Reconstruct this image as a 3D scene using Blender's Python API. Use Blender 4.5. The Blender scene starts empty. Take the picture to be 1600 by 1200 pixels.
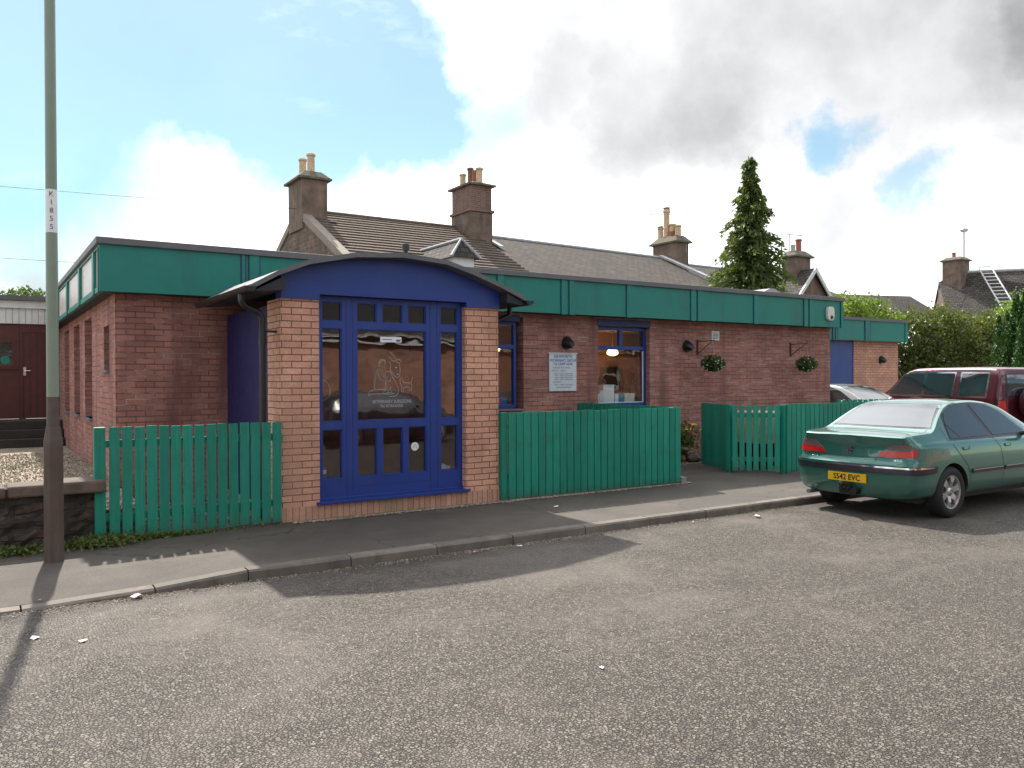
import bpy, bmesh, math, random
import numpy as np
from mathutils import Vector, Matrix, geometry
from mathutils.bvhtree import BVHTree
R = math.radians
rnd = random.Random(7)
scene = bpy.context.scene
col = scene.collection

# ------------------------------------------------------------------ camera
YAW, PIT, ROL, FPX = 33.222, -0.416, -0.224, 1271.0
cam_d = bpy.data.cameras.new('camera')
cam = bpy.data.objects.new('camera', cam_d)
col.objects.link(cam)
a, p, r = R(YAW), R(PIT), R(ROL)
F = Vector((math.sin(a)*math.cos(p), math.cos(a)*math.cos(p), math.sin(p)))
Rt = Vector((math.cos(a), -math.sin(a), 0))
U = Rt.cross(F)
R2 = Rt*math.cos(r) + U*math.sin(r)
U2 = -Rt*math.sin(r) + U*math.cos(r)
m = Matrix((R2, U2, -F)).transposed().to_4x4()
m.translation = Vector((0, 0, 1.6))
cam.matrix_world = m
cam_d.sensor_width = 36.0
cam_d.lens = 36.0*FPX/1600
cam_d.clip_start = 0.05
cam_d.clip_end = 2000
scene.camera = cam

# ------------------------------------------------------------------ view, sun
scene.view_settings.view_transform = 'Standard'
scene.view_settings.look = 'None'
scene.view_settings.gamma = 1
scene.view_settings.exposure = 0.85
SUN_EL = R(47.5)
SUN_V = Vector((0.147, 1.0, 0)).normalized()*math.cos(SUN_EL) + Vector((0, 0, math.sin(SUN_EL)))
sl = bpy.data.lights.new('sun', 'SUN')
sl.energy = 4.0
sl.angle = R(1.0)
sl.color = (1.0, 0.94, 0.85)
so = bpy.data.objects.new('sun', sl)
col.objects.link(so)
so.rotation_euler = (-SUN_V).to_track_quat('-Z', 'Y').to_euler()
so.location = (0, 0, 30)


# ------------------------------------------------------------------ node helper
class NT:
    def __init__(s, tree):
        s.t = tree
        s.n = tree.nodes
        s.l = tree.links

    def new(s, typ, **kw):
        n = s.n.new(typ)
        for k, v in kw.items():
            if k.startswith('i_'):
                s.set(n, k[2:], v)
            else:
                setattr(n, k, v)
        return n

    def set(s, n, key, v):
        try:
            key = int(key)
        except ValueError:
            key = key.replace('_', ' ')
        inp = n.inputs[key]
        if isinstance(v, bpy.types.NodeSocket):
            s.l.new(v, inp)
        else:
            if isinstance(v, (tuple, list)) and len(v) == 3 and inp.type == 'RGBA':
                v = (*v, 1)
            inp.default_value = v

    def math(s, op, a, b=0.0, c=0.0, clamp=False):
        n = s.n.new('ShaderNodeMath')
        n.operation = op
        n.use_clamp = clamp
        for i, v in enumerate((a, b, c)):
            s.set(n, str(i), v)
        return n.outputs[0]

    def mix(s, f, a, b, typ='RGBA', blend='MIX'):
        n = s.n.new('ShaderNodeMix')
        n.data_type = typ
        if typ == 'RGBA':
            n.blend_type = blend
        s.set(n, '0', f)
        ia, ib = {'RGBA': (6, 7), 'FLOAT': (2, 3)}[typ]
        s.set(n, str(ia), a)
        s.set(n, str(ib), b)
        return n.outputs[2 if typ == 'RGBA' else 0]

    def ramp(s, f, stops):
        n = s.n.new('ShaderNodeValToRGB')
        while len(n.color_ramp.elements) < len(stops):
            n.color_ramp.elements.new(0.5)
        for e, (pos, c) in zip(n.color_ramp.elements, stops):
            e.position = pos
            e.color = (c, c, c, 1) if isinstance(c, (int, float)) else (*c, 1)
        s.l.new(f, n.inputs[0])
        return n.outputs[0]

    def noise(s, vec, scale, detail=3, rough=.55, dist=0.0, out=0):
        n = s.n.new('ShaderNodeTexNoise')
        n.inputs['Scale'].default_value = scale
        n.inputs['Detail'].default_value = detail
        n.inputs['Roughness'].default_value = rough
        n.inputs['Distortion'].default_value = dist
        if vec is not None:
            s.l.new(vec, n.inputs['Vector'])
        return n.outputs[out]

    def mapv(s, vec, scale=(1, 1, 1), loc=(0, 0, 0), rot=(0, 0, 0)):
        n = s.n.new('ShaderNodeMapping')
        n.inputs['Scale'].default_value = scale
        n.inputs['Location'].default_value = loc
        n.inputs['Rotation'].default_value = rot
        s.l.new(vec, n.inputs['Vector'])
        return n.outputs[0]

    def bump(s, h, strength=.5, dist=.01, normal=None):
        n = s.n.new('ShaderNodeBump')
        n.inputs['Strength'].default_value = strength
        n.inputs['Distance'].default_value = dist
        s.l.new(h, n.inputs['Height'])
        if normal is not None:
            s.l.new(normal, n.inputs['Normal'])
        return n.outputs[0]


# ------------------------------------------------------------------ world
def dirpx(x, y):
    return (F + R2*((x-800)/FPX) - U2*((y-600)/FPX)).normalized()


world = bpy.data.worlds.new('World')
scene.world = world
world.use_nodes = True
W = NT(world.node_tree)
W.n.clear()
tc = W.new('ShaderNodeTexCoord')
dirv = tc.outputs['Generated']
sky = W.new('ShaderNodeTexSky', sky_type='NISHITA', sun_disc=False)
sky.sun_elevation = SUN_EL
sky.sun_rotation = math.atan2(SUN_V.x, SUN_V.y)
sky.air_density = 1.0
sky.dust_density = 0.0
sky.ozone_density = 1.0
bg1 = W.new('ShaderNodeBackground')
W.set(bg1, 'Color', W.mix(1.0, sky.outputs[0], (.92, 1.10, 1.0, 1), blend='MULTIPLY'))
bg1.inputs['Strength'].default_value = 0.078


def blob(c, r0, r1):
    # 1 inside angular radius r0 (deg), 0 outside r1
    n = W.n.new('ShaderNodeVectorMath')
    n.operation = 'DOT_PRODUCT'
    W.l.new(dirw, n.inputs[0])
    n.inputs[1].default_value = c
    m_ = W.n.new('ShaderNodeMapRange')
    m_.interpolation_type = 'SMOOTHSTEP'
    m_.inputs['From Min'].default_value = math.cos(R(r1))
    m_.inputs['From Max'].default_value = math.cos(R(r0))
    W.l.new(n.outputs['Value'], m_.inputs['Value'])
    return m_.outputs[0]


# warp the direction a little so that the banks have ragged edges
nz = W.new('ShaderNodeTexNoise')
nz.inputs['Scale'].default_value = 5.5
nz.inputs['Detail'].default_value = 8
nz.inputs['Roughness'].default_value = 0.6
W.l.new(dirv, nz.inputs['Vector'])
vm = W.n.new('ShaderNodeVectorMath'); vm.operation = 'SUBTRACT'
W.l.new(nz.outputs['Color'], vm.inputs[0]); vm.inputs[1].default_value = (.5, .5, .5)
vs = W.n.new('ShaderNodeVectorMath'); vs.operation = 'SCALE'
W.l.new(vm.outputs[0], vs.inputs[0]); vs.inputs['Scale'].default_value = 0.22
va = W.n.new('ShaderNodeVectorMath'); va.operation = 'ADD'
W.l.new(dirv, va.inputs[0]); W.l.new(vs.outputs[0], va.inputs[1])
vn = W.n.new('ShaderNodeVectorMath'); vn.operation = 'NORMALIZE'
W.l.new(va.outputs[0], vn.inputs[0])
dirw = vn.outputs[0]
clear = None
for (x, y, r0, r1) in [(40, -30, 7, 11.5), (330, 20, 7, 11.5), (480, 100, 5.5, 10.5), (640, 185, 2.5, 6), (850, 250, .1, 2.3), (230, 80, 4, 7),
                       (1290, 208, .3, 2.4), (1410, 310, .3, 2.4), (740, 190, 1, 4.5), (-300, -200, 16, 24), ('w', 0, 14, 24)]:
    b = blob(Vector((.80, -.42, .42)).normalized() if x == 'w' else dirpx(x, y), r0, r1)
    if x in (850, 1290, 1410, 1380, 740): b = W.math('MULTIPLY', b, {850: .35, 1290: .85, 1410: .7, 1380: .5, 740: .7}[x])
    clear = b if clear is None else W.math('MAXIMUM', clear, b)
# clouds elsewhere (behind the camera) broken by noise
n_big = W.noise(dirv, 2.7, 6, .6)
back = blob(dirpx(-1500, 600), 0, 1)
fn = W.n.new('ShaderNodeVectorMath'); fn.operation = 'DOT_PRODUCT'
W.l.new(dirv, fn.inputs[0]); fn.inputs[1].default_value = F
behind = W.math('LESS_THAN', fn.outputs['Value'], 0.45)
holes = W.math('MULTIPLY', behind, W.ramp(n_big, [(.48, 0), (.53, 1)]))
clear = W.math('MAXIMUM', clear, holes)
wisps = W.noise(W.mapv(dirv, (1, 1, 2.5)), 3.0, 9, .62)
wisp = W.math('MULTIPLY', W.ramp(wisps, [(.50, 0), (.80, 1)]), .35)
cloud = W.math('SUBTRACT', 1.0, clear)
cloud = W.math('MAXIMUM', cloud, wisp)
cloud = W.math('MAXIMUM', cloud, 0.10)
# grey bellies
dark = None
for (x, y, r0, r1, k) in [(1680, 20, 1, 9, .92), (1600, 50, 1, 12, .80), (1420, 60, 3, 13, .74), (1180, 60, 3, 13, .72), (1010, 170, 1, 9, .72), (940, 50, 1, 9, .60), (1130, 150, 1, 9, .76), (880, 130, 0, 6, .66), (1400, 230, 0, 7, .62), (950, 330, 0, 5, .52),
                          (1560, 200, 1, 9, .64), (1290, 330, 0, 5, .60), (1560, 330, 0, 7, .5), (20, 350, 0, 5, .78), (150, 370, 0, 6, .60),
                          (40, 425, 0, 4, .8), (1000, 20, 0, 7, .6), (1300, 110, 1, 9, .68)]:
    b = W.math('MULTIPLY', blob(dirpx(x, y), r0, r1), k)
    dark = b if dark is None else W.math('MAXIMUM', dark, b)
n_d = W.noise(dirv, 6.0, 8, .58)
dmod = W.ramp(n_d, [(.32, .80), (.66, 1.05)])
dark = W.math('MULTIPLY', dark, dmod)
n_d2 = W.noise(W.mapv(dirv, (1, 1, 1.6)), 2.6, 7, .55)
dark = W.math('ADD', dark, W.math('MULTIPLY', behind, W.ramp(n_d2, [(.45, 0), (.68, .5)])), clamp=True)
ccol = W.mix(dark, (1.0, 1.0, 1.02), (0.13, 0.133, 0.138))
glow = W.math('MULTIPLY_ADD', blob(SUN_V, 6, 34), 1.1, 1.0)
gl_ = W.n.new('ShaderNodeVectorMath'); gl_.operation = 'SCALE'
W.l.new(ccol, gl_.inputs[0]); W.l.new(glow, gl_.inputs['Scale'])
ccol = gl_.outputs[0]
bg2 = W.new('ShaderNodeBackground')
W.set(bg2, 'Color', ccol)
bg2.inputs['Strength'].default_value = 1.15
ms = W.new('ShaderNodeMixShader')
W.l.new(cloud, ms.inputs[0]); W.l.new(bg1.outputs[0], ms.inputs[1]); W.l.new(bg2.outputs[0], ms.inputs[2])
wo = W.new('ShaderNodeOutputWorld')
W.l.new(ms.outputs[0], wo.inputs[0])


# ------------------------------------------------------------------ materials
MATS = {}


def newmat(name):
    m_ = bpy.data.materials.new(name)
    m_.use_nodes = True
    t = NT(m_.node_tree)
    t.bsdf = t.n['Principled BSDF']
    MATS[name] = m_
    return m_, t


def plain(name, c, rough=.6, metal=0.0, var=.15, scale=6.0, bump=0.0, bscale=60, coat=0.0, spec=.5, dirt=None):
    m_, t = newmat(name)
    o = t.new('ShaderNodeTexCoord').outputs['Object']
    n = t.noise(o, scale, 5, .6)
    f = t.ramp(n, [(.3, 1-var), (.7, 1+var)])
    cc = t.mix(1.0, (*c, 1), f, blend='MULTIPLY')
    if dirt:
        n2 = t.noise(t.mapv(o, (1, 1, .25)), dirt[1], 6, .65)
        cc = t.mix(t.math('MULTIPLY', t.ramp(n2, [(.5, 0), (.72, 1)]), dirt[2]), cc, dirt[0])
    t.set(t.bsdf, 'Base Color', cc)
    rr = t.ramp(n, [(.3, max(0, rough-.08)), (.7, min(1, rough+.08))])
    t.set(t.bsdf, 'Roughness', rr)
    t.bsdf.inputs['Metallic'].default_value = metal
    t.bsdf.inputs['Specular IOR Level'].default_value = spec
    if coat:
        t.bsdf.inputs['Coat Weight'].default_value = coat
        t.bsdf.inputs['Coat Roughness'].default_value = .03
    if bump:
        t.set(t.bsdf, 'Normal', t.bump(t.noise(o, bscale, 4, .6), bump, .004))
    return m_


def brickmat(name, c1, c2, mortar, bw=.225, rh=.075, ms_=.008, stain=None, bump=.6, soldier=False, offs=.5, light_joints=0.0, wob=.006, wsc=9.0, mott=0.0):
    m_, t = newmat(name)
    uv = t.new('ShaderNodeTexCoord').outputs['UV']
    ob = t.new('ShaderNodeTexCoord').outputs['Object']
    wob_ = t.noise(ob, wsc, 2, .5, out=1)
    w2 = t.n.new('ShaderNodeVectorMath'); w2.operation = 'MULTIPLY_ADD'
    t.l.new(wob_, w2.inputs[0]); w2.inputs[1].default_value = (wob, wob, 0); t.l.new(uv, w2.inputs[2])
    b = t.n.new('ShaderNodeTexBrick')
    t.l.new(w2.outputs[0], b.inputs['Vector'])
    b.offset = 0 if soldier else offs
    b.inputs['Color1'].default_value = (*c1, 1)
    b.inputs['Color2'].default_value = (*c2, 1)
    b.inputs['Mortar'].default_value = (*mortar, 1)
    b.inputs['Scale'].default_value = 1
    b.inputs['Mortar Size'].default_value = ms_
    b.inputs['Mortar Smooth'].default_value = .3
    b.inputs['Bias'].default_value = 0
    b.inputs['Brick Width'].default_value = rh if soldier else bw
    b.inputs['Row Height'].default_value = bw if soldier else rh
    n = t.noise(ob, 2.1, 6, .62)
    n2 = t.noise(ob, 45, 4, .6)
    cc = t.mix(1.0, b.outputs['Color'], t.ramp(n, [(.28, .72), (.72, 1.22)]), blend='MULTIPLY')
    cc = t.mix(1.0, cc, t.ramp(n2, [(.25, .82), (.75, 1.16)]), blend='MULTIPLY')
    if mott:
        n5 = t.noise(ob, 3.3, 8, .75)
        cc = t.mix(1.0, cc, t.ramp(n5, [(.30, 1-mott), (.70, 1+mott)]), blend='MULTIPLY')
    if light_joints:
        n4 = t.noise(t.mapv(ob, (1.4, 1.4, 5)), 1.3, 4, .6)
        lj = t.math('MULTIPLY', b.outputs['Fac'], t.math('MULTIPLY', t.ramp(n4, [(.5, 0), (.62, 1)]), light_joints))
        cc = t.mix(lj, cc, (.42, .33, .28, 1))
    if stain:
        n3 = t.noise(t.mapv(ob, (1.6, 1.6, .22)), 1.5, 5, .6)
        cc = t.mix(t.math('MULTIPLY', t.ramp(n3, [(.5, 0), (.68, 1)]), stain[1]), cc, (*stain[0], 1))
    t.set(t.bsdf, 'Base Color', cc)
    t.bsdf.inputs['Roughness'].default_value = .88
    h = t.math('SUBTRACT', t.math('MULTIPLY', n2, .35), t.math('MULTIPLY', b.outputs['Fac'], 1.0))
    t.set(t.bsdf, 'Normal', t.bump(h, bump, .006))
    return m_


def glassmat(name, tint=(.9, .92, .92), refl=1.0, f0=.07):
    m_, t = newmat(name)
    t.n.remove(t.bsdf)
    o = t.n['Material Output']
    lw = t.new('ShaderNodeFresnel'); lw.inputs['IOR'].default_value = 1.52
    tr = t.new('ShaderNodeBsdfTransparent'); tr.inputs[0].default_value = (*tint, 1)
    gl = t.new('ShaderNodeBsdfGlossy'); gl.inputs['Roughness'].default_value = .01
    ob = t.new('ShaderNodeTexCoord').outputs['Object']
    t.set(gl, 'Normal', t.bump(t.noise(ob, 2.0, 2, .5), .12, .02))
    mx = t.new('ShaderNodeMixShader')
    bk = t.math('SUBTRACT', 1.0, t.new('ShaderNodeNewGeometry').outputs['Backfacing'])
    t.l.new(t.math('MULTIPLY', bk, t.math('ADD', t.math('MULTIPLY', lw.outputs[0], refl), f0, clamp=True)), mx.inputs[0])
    t.l.new(tr.outputs[0], mx.inputs[1]); t.l.new(gl.outputs[0], mx.inputs[2])
    t.l.new(mx.outputs[0], o.inputs[0])
    return m_


def emis(name, c, s):
    m_, t = newmat(name)
    t.set(t.bsdf, 'Base Color', (*c, 1))
    t.set(t.bsdf, 'Emission Color', (*c, 1))
    t.bsdf.inputs['Emission Strength'].default_value = s
    return m_


GREEN = (.006, .175, .138)
plain('green_paint', GREEN, .5, var=.10, scale=3, bump=.12, bscale=90, dirt=((.018, .10, .080, 1), 2.2, .7))
m_, t = newmat('green_fence')
ob = t.new('ShaderNodeTexCoord').outputs['Object']
rpi = t.new('ShaderNodeNewGeometry').outputs['Random Per Island']
gr = t.noise(t.mapv(ob, (60, 60, 2.5)), 1.0, 4, .6)
bl = t.noise(ob, 3.5, 5, .65)
cc = t.mix(rpi, (.0024, .185, .125, 1), (.0065, .250, .168, 1))
cc = t.mix(1.0, cc, t.ramp(gr, [(.3, .80), (.7, 1.14)]), blend='MULTIPLY')
cc = t.mix(t.math('MULTIPLY', t.ramp(bl, [(.52, 0), (.72, 1)]), .4), cc, (.010, .085, .058, 1))
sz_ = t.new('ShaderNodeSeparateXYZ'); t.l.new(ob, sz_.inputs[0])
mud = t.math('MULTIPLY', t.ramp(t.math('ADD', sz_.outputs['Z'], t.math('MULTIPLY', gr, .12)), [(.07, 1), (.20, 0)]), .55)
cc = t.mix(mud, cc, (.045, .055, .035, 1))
chip = t.math('MULTIPLY', t.ramp(t.noise(t.mapv(ob, (30, 30, 6)), 1.0, 5, .7), [(.66, 0), (.70, 1)]), .6)
cc = t.mix(chip, cc, (.10, .16, .11, 1))
t.set(t.bsdf, 'Base Color', cc); t.bsdf.inputs['Roughness'].default_value = .55
t.set(t.bsdf, 'Normal', t.bump(gr, .5, .004))
plain('blue_paint', (.011, .040, .225), .42, var=.10, scale=3, bump=.08, bscale=70, dirt=((.05, .06, .16, 1), 4.0, .25))
plain('shaded_blue', (.006, .011, .085), .5, var=.15)  # blue side panel, with the shade of the recess under the eaves in its colour
plain('blue_dark', (.018, .028, .12), .5, var=.1)
plain('grey_trim', (.115, .112, .118), .55, var=.14, scale=4, bump=.1, dirt=((.2, .19, .17, 1), 3.0, .35))
plain('black_plastic', (.012, .012, .012), .4, var=.2)
plain('rubber', (.018, .018, .018), .75, var=.2, bump=.2)
plain('white_paint', (.62, .62, .60), .5, var=.06, dirt=((.35, .33, .3, 1), 6.0, .3))
plain('white_plastic', (.62, .60, .54), .4, var=.05)
plain('pale_panel', (.62, .50, .46), .35, var=.12, scale=2.5, dirt=((.40, .30, .27, 1), 2.0, .5))
plain('sill_grey', (.16, .17, .20), .5, var=.2)
brickmat('brick_main', (.41, .180, .142), (.30, .130, .104), (.15, .078, .066), stain=((.17, .075, .066), .85), light_joints=.9)
brickmat('brick_dark', (.190, .070, .045), (.120, .045, .034), (.055, .030, .026), stain=((.07, .032, .026), .5), light_joints=.5)
brickmat('brick_pale', (.66, .350, .240), (.56, .285, .195), (.15, .085, .065), bump=.8, ms_=.006, stain=((.38, .22, .15), .7))
brickmat('brick_soldier', (.58, .32, .22), (.46, .25, .17), (.25, .15, .11), soldier=True, bump=.7, ms_=.006, stain=((.20, .17, .09), .7))
plain('interior_wall', (.60, .33, .22), .8, var=.06)
plain('interior_brick', (.42, .18, .12), .8, var=.15)
plain('floor_lino', (.10, .08, .07), .4)
plain('ceiling_white', (.5, .46, .42), .8)
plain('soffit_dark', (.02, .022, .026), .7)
plain('roof_felt', (.10, .10, .105), .85)
glassmat('window_glass', f0=.02, refl=1.3)
glassmat('door_glass', tint=(.85, .85, .85), f0=.08, refl=1.5)
plain('dark_glass', (.01, .012, .014), .04, var=.02, spec=.9)
plain('stone_coping', (.13, .095, .075), .9, var=.35, scale=7, bump=.8, bscale=35, dirt=((.045, .05, .02, 1), 5.0, .7))
plain('concrete', (.30, .28, .25), .9, var=.25, scale=4, bump=.5, bscale=60, dirt=((.12, .11, .09, 1), 4.0, .6))
plain('timber_dark', (.030, .024, .020), .8, var=.4, bump=.4)
plain('shed_red', (.075, .016, .012), .6, var=.25, scale=5)
plain('post_green', (.205, .245, .185), .45, var=.08, scale=3)
plain('post_brown', (.085, .056, .044), .6, var=.2, scale=10, bump=.25, dirt=((.15, .13, .11, 1), 7.0, .5))
plain('metal_grey', (.28, .28, .29), .4, metal=.7)
plain('pale_metal', (.55, .55, .56), .45, metal=.4)
plain('cream_pot', (.50, .36, .22), .8, var=.2, scale=9)
plain('red_pot', (.30, .10, .06), .8, var=.2)
plain('chimney_render', (.165, .115, .088), .95, var=.4, scale=2.5, bump=.9, bscale=22, dirt=((.055, .045, .035, 1), 2.2, .75))
plain('haunch', (.12, .105, .075), .95, var=.4, scale=5, bump=.8, bscale=20)
plain('lead', (.34, .35, .36), .6, var=.2)
plain('rake_stone', (.24, .20, .165), .9, var=.25, scale=5, bump=.5, bscale=30)
brickmat('chimney_brick', (.22, .10, .07), (.15, .08, .06), (.20, .16, .13), ms_=.014, stain=((.06, .045, .04), .7))
brickmat('slate_a', (.064, .039, .027), (.026, .018, .014), (.010, .008, .007), bw=.30, rh=.19, ms_=.03, bump=1.6, stain=((.085, .066, .038), .6), wob=.03, mott=.5)
brickmat('slate_b', (.095, .078, .062), (.045, .036, .030), (.02, .017, .015), bw=.30, rh=.19, ms_=.03, bump=1.6, stain=((.08, .07, .05), .5), wob=.03, mott=.4)
brickmat('rubble', (.200, .105, .075), (.105, .070, .052), (.16, .13, .10), bw=.36, rh=.15, ms_=.025, bump=1.6, stain=((.06, .045, .035), .7), wob=.12, wsc=3.5, mott=.4)
brickmat('rubble_dark', (.085, .055, .042), (.040, .030, .024), (.040, .033, .026), bw=.30, rh=.13, ms_=.03, bump=1.8, stain=((.018, .018, .012), .8), wob=.12, wsc=4.0, mott=.5)
brickmat('sandstone', (.42, .21, .145), (.34, .165, .115), (.25, .15, .11), bw=.5, rh=.25, ms_=.015)
plain('concrete_tile', (.090, .062, .044), .9, var=.35, scale=3, bump=.8, bscale=40, dirt=((.15, .135, .10, 1), 5.0, .5))
plain('bark', (.07, .05, .035), .9, var=.3, bump=.8, bscale=20)
plain('rust', (.075, .03, .022), .8, var=.2)
plain('red_plastic', (.55, .03, .03), .4)
plain('blue_plastic', (.03, .12, .5), .4)
plain('teal_card', (.02, .22, .30), .5)
plain('dark_cloth', (.02, .018, .022), .9)
plain('skin', (.42, .22, .15), .6)
plain('paper', (.75, .75, .75), .6, var=.03)
plain('sign_white', (.60, .62, .66), .45, var=.05, dirt=((.45, .46, .5, 1), 5.0, .4))
plain('sign_blue', (.05, .13, .36), .5)
plain('etched', (.44, .44, .43), .6)
plain('pink_litter', (.65, .28, .32), .6)
plain('yellow_litter', (.6, .5, .05), .6)
plain('number_yellow', (.72, .42, .01), .35, var=.03)
plain('number_black', (.01, .01, .01), .4)
plain('chrome', (.6, .6, .62), .12, metal=1.0)
plain('alloy', (.52, .52, .53), .28, metal=.75)
plain('brake_dark', (.02, .02, .02), .6)
plain('bumper_strip', (.022, .018, .026), .35)
plain('tail_red', (.50, .006, .010), .2, coat=.35, var=.1, scale=30)
plain('tail_smoke', (.13, .09, .09), .2, coat=.35, var=.1, scale=30)
plain('amber_lens', (.6, .2, .01), .1, coat=1)


def carpaint(name, c, c2):
    m_, t = newmat(name)
    lw = t.new('ShaderNodeLayerWeight'); lw.inputs['Blend'].default_value = .35
    ob = t.new('ShaderNodeTexCoord').outputs['Object']
    cc = t.mix(lw.outputs['Facing'], (*c, 1), (*c2, 1))
    dn = t.noise(ob, 1.8, 6, .65)
    dz = t.new('ShaderNodeSeparateXYZ'); t.l.new(ob, dz.inputs[0])
    low = t.math('SUBTRACT', 1.0, t.math('MULTIPLY', dz.outputs['Z'], 1.6), clamp=True)
    dust = t.math('MULTIPLY', t.ramp(dn, [(.4, .0), (.8, .22)]), low)
    cc = t.mix(dust, cc, (.12, .11, .095, 1))
    t.set(t.bsdf, 'Base Color', cc)
    t.bsdf.inputs['Metallic'].default_value = .45
    t.bsdf.inputs['Roughness'].default_value = .28
    t.bsdf.inputs['Coat Weight'].default_value = 1
    t.set(t.bsdf, 'Coat Roughness', t.ramp(dn, [(.3, .02), (.8, .06)]))
    return m_


carpaint('paint_green', (.028, .130, .102), (.10, .25, .21))
carpaint('paint_maroon', (.075, .009, .017), (.15, .032, .045))
carpaint('paint_silver', (.48, .49, .50), (.55, .56, .57))
# car glass : dark, glossy, higher reflectance of sky
m_, t = newmat('car_glass')
t.bsdf.inputs['Base Color'].default_value = (.02, .028, .032, 1)
t.bsdf.inputs['Roughness'].default_value = .015
t.bsdf.inputs['IOR'].default_value = 2.0
t.bsdf.inputs['Specular Tint'].default_value = (.95, .98, 1, 1)
ob = t.new('ShaderNodeTexCoord').outputs['Object']
t.set(t.bsdf, 'Normal', t.bump(t.noise(ob, 1.2, 1, .5), .08, .05))


def leafmat(name, c1, c2, c3, sc=1.2, trans=.45):
    m_, t = newmat(name)
    t.n.remove(t.bsdf)
    out = t.n['Material Output']
    ob = t.new('ShaderNodeTexCoord').outputs['Object']
    n1 = t.noise(ob, sc, 3, .6)
    n2 = t.noise(ob, sc*7, 2, .6)
    cc = t.mix(t.ramp(n1, [(.38, 0), (.62, 1)]), (*c1, 1), (*c2, 1))
    cc = t.mix(t.math('MULTIPLY', t.ramp(n2, [(.45, 0), (.68, 1)]), .7), cc, (*c3, 1))
    d = t.new('ShaderNodeBsdfPrincipled'); t.set(d, 'Base Color', cc); d.inputs['Roughness'].default_value = .5
    tr = t.new('ShaderNodeBsdfTranslucent')
    t.set(tr, 'Color', t.mix(1.0, cc, (1.3, 1.35, .7, 1), blend='MULTIPLY'))
    mx = t.new('ShaderNodeMixShader'); mx.inputs[0].default_value = trans
    t.l.new(d.outputs[0], mx.inputs[1]); t.l.new(tr.outputs[0], mx.inputs[2])
    t.l.new(mx.outputs[0], out.inputs[0])
    return m_


leafmat('leaf_conifer', (.075, .11, .030), (.14, .19, .038), (.05, .07, .026), 2.2, .5)
leafmat('leaf_hedge', (.055, .095, .018), (.12, .16, .030), (.17, .12, .05), .9, .35)
leafmat('leaf_bright', (.13, .20, .035), (.20, .26, .05), (.10, .16, .03), .9, .5)
leafmat('leaf_cypress', (.022, .075, .010), (.035, .10, .012), (.012, .035, .008), 1.8, .3)
leafmat('leaf_dark', (.035, .075, .018), (.08, .13, .030), (.10, .12, .04), 9)
leafmat('weed_leaf', (.07, .13, .02), (.10, .15, .03), (.16, .09, .03), 9, .3)
plain('petal_yellow', (.75, .5, .05), .6)
plain('petal_red', (.5, .04, .04), .6)
plain('petal_white', (.8, .78, .75), .6)

# asphalt : chipped road surface
m_, t = newmat('road_asphalt')
ob = t.new('ShaderNodeTexCoord').outputs['Object']


def vor(scale, feature='F1', rand=1.0):
    v = t.n.new('ShaderNodeTexVoronoi')
    v.feature = feature
    v.inputs['Scale'].default_value = scale
    v.inputs['Randomness'].default_value = rand
    t.l.new(ob, v.inputs['Vector'])
    return v


v1 = vor(52)
v2 = vor(120)
ve = vor(52, 'DISTANCE_TO_EDGE')
patch = t.noise(ob, .55, 6, .62)
patch2 = t.noise(ob, 3.2, 4, .6)
sep = t.new('ShaderNodeSeparateXYZ'); t.l.new(ob, sep.inputs[0])
# more exposed chippings where the binder has worn away, away from the kerb
yk = t.math('MULTIPLY_ADD', sep.outputs['Y'], -.10, .60)
worn = t.ramp(t.math('ADD', t.math('ADD', t.math('MULTIPLY', patch, .75), t.math('MULTIPLY', patch2, .35)), t.math('MULTIPLY', yk, .35)), [(.43, .30), (.62, 1)])
scol = t.ramp(v1.outputs['Color'], [(0, (.028, .022, .017)), (.45, (.105, .086, .068)), (.8, (.165, .140, .115)), (1, (.25, .22, .185))])
gap = t.ramp(ve.outputs['Distance'], [(.02, 0), (.15, 1)])
scol = t.mix(gap, (.022, .018, .016, 1), scol)
fine = t.ramp(v2.outputs['Color'], [(0, .78), (1, 1.22)])
binder = t.mix(1.0, (.142, .121, .101, 1), fine, blend='MULTIPLY')
binder = t.mix(t.math('MULTIPLY', t.ramp(v1.outputs['Color'], [(.80, 0), (.86, 1)]), .55), binder, (.22, .20, .17, 1))
cc = t.mix(t.math('MULTIPLY', worn, .95), binder, scol)
bigv = t.noise(ob, .22, 4, .5)
cc = t.mix(1.0, cc, t.ramp(bigv, [(.3, .94), (.7, 1.26)]), blend='MULTIPLY')
gutf = t.n.new('ShaderNodeMapRange'); gutf.inputs['From Min'].default_value = 6.78; gutf.inputs['From Max'].default_value = 7.1
t.l.new(t.math('ADD', sep.outputs['Y'], t.math('MULTIPLY', patch2, .4)), gutf.inputs['Value'])
cc = t.mix(t.math('MULTIPLY', gutf.outputs[0], .7), cc, (.045, .037, .030, 1))
oil = t.noise(ob, 1.4, 3, .5)
cc = t.mix(t.math('MULTIPLY', t.ramp(oil, [(.68, 0), (.74, 1)]), .35), cc, (.03, .025, .022, 1))
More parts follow.
